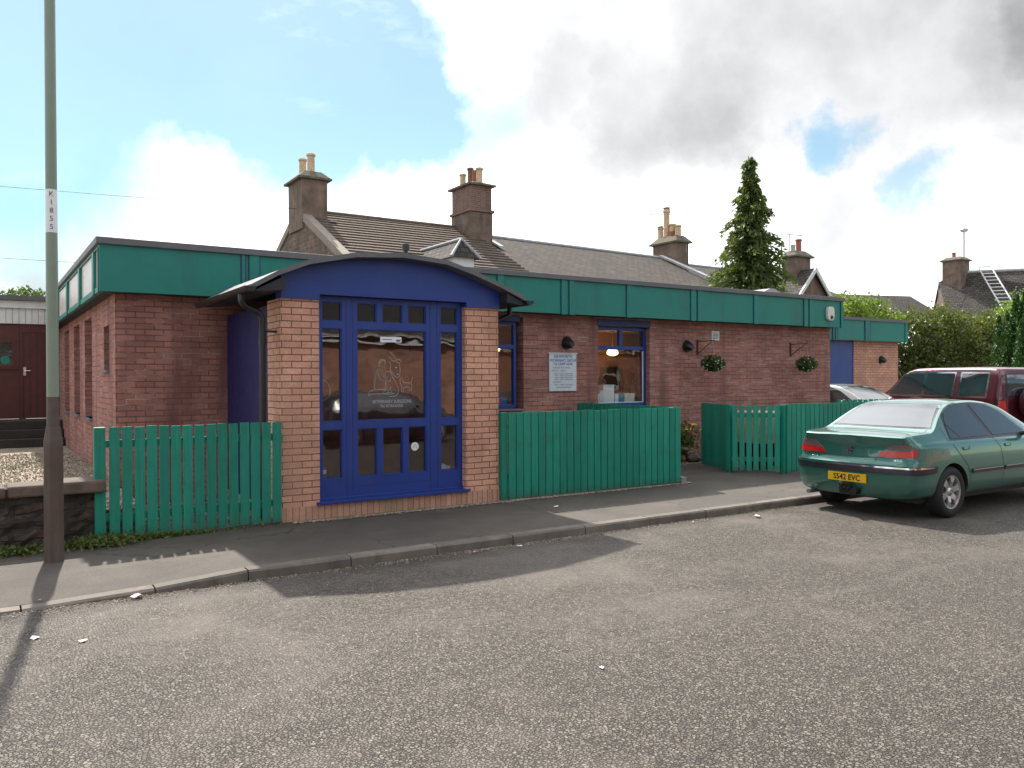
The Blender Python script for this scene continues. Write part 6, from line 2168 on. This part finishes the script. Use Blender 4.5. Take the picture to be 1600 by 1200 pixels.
for view in ('side', 'far'):
    mb = MB()
    K3.panel('', '', None, view, [(1.30, 1.13), (1.30, 1.70), (2.72, 1.70), (2.80, 1.66), (3.27, 1.20), (3.27, 1.13)], off=.004, mb=mb)
    K3.panel('', '', None, view, [(.42, 1.12), (.42, 1.685), (1.17, 1.70), (1.17, 1.12)], off=.004, mb=mb)
    mb.build('chrome_surround', 'chrome', Suv, local=True)
    K3.panel('side_window', 'car_glass', Suv, view, [(.46, 1.155), (.46, 1.655), (1.13, 1.665), (1.13, 1.155)], off=.008)
    K3.panel('side_window', 'car_glass', Suv, view, [(1.335, 1.165), (1.335, 1.668), (2.10, 1.668), (2.10, 1.165)], off=.008)
    K3.panel('side_window', 'car_glass', Suv, view, [(2.18, 1.165), (2.18, 1.668), (2.70, 1.668), (2.78, 1.63), (3.20, 1.215), (3.20, 1.165)], off=.008)
    mb = MB(); K3.line(mb, view, [(1.22, 1.72), (1.22, 1.0), (1.32, .8), (1.32, .5)], .01); K3.line(mb, view, [(2.14, 1.72), (2.14, .45)], .01); K3.line(mb, view, [(3.3, 1.1), (3.3, .45)], .01)
    mb.build('shut_lines', 'brake_dark', Suv, local=True)
    for hx in (1.36, 2.30): K3.panel('door_handle', 'chrome', Suv, view, [(hx, 1.02), (hx+.2, 1.02), (hx+.2, 1.065), (hx, 1.065)], off=.02, thick=.02)
mb = MB(); K3.panel('', '', None, 'rear', [(-.66, 1.14), (.66, 1.14), (.58, 1.66), (-.58, 1.66)], off=.003, mb=mb); mb.build('screen_seal', 'bumper_strip', Suv, local=True)
K3.panel('rear_window', 'car_glass', Suv, 'rear', [(-.62, 1.17), (.62, 1.17), (.545, 1.63), (-.545, 1.63)], off=.008)
K3.panel('windscreen', 'car_glass', Suv, 'front', [(-.7, 1.22), (.7, 1.22), (.62, 1.7), (-.62, 1.7)], off=.006)
for s_ in (-1, 1):
    K3.panel('tail_light', 'tail_red', Suv, 'rear', [(s_*.66, .80), (s_*.80, .80), (s_*.80, 1.06), (s_*.66, 1.06)], off=.012, thick=.014)
    K3.panel('headlight', 'white_plastic', Suv, 'front', [(s_*.45, .82), (s_*.7, .82), (s_*.7, .98), (s_*.45, .98)], off=.006)
mb = MB().box(-.06, .06, -.84, .84, .42, .62); mb.build('rear_bumper', 'bumper_strip', Suv, local=True, bevel=.03)
sw = MB()
prof = [(0, -.23), (.30, -.225), (.355, -.20), (.375, -.14), (.375, -.06), (.34, .0), (0, .0)]
sw.lathe([(a_, b_) for a_, b_ in prof], (.0, .05, 1.02), axis='x', seg=36)
sp_ = sw.build('spare_wheel', 'paint_maroon', Suv, local=True, smooth=True, sharp=50)
MB().box(-.02, .06, -.1, .25, .85, 1.2).build('spare_carrier', 'black_plastic', sp_, local=True)
MB().box(-.07, -.06, .33, .72, .44, .56).build('number_plate', 'number_yellow', Suv, local=True)

# dark hatchback across the street (seen mirrored in the porch glass)
cp = Hb.copy(); col.objects.link(cp)
cp.location = (7.2, -2.1, -.115); cp.rotation_euler = (0, 0, 0)
cp['label'] = 'dark hatchback parked on the opposite side of the street, mirrored in the porch glass'
plain('paint_dark', (.012, .012, .016), .25, coat=1)
for ch in list(Hb.children):
    d = ch.copy(); col.objects.link(d); d.parent = cp
    for sl_ in d.material_slots:
        if sl_.material and sl_.material.name == 'paint_silver':
            sl_.link = 'OBJECT'; sl_.material = MATS['paint_dark']
    for g2 in ch.children:
        e = g2.copy(); col.objects.link(e); e.parent = d
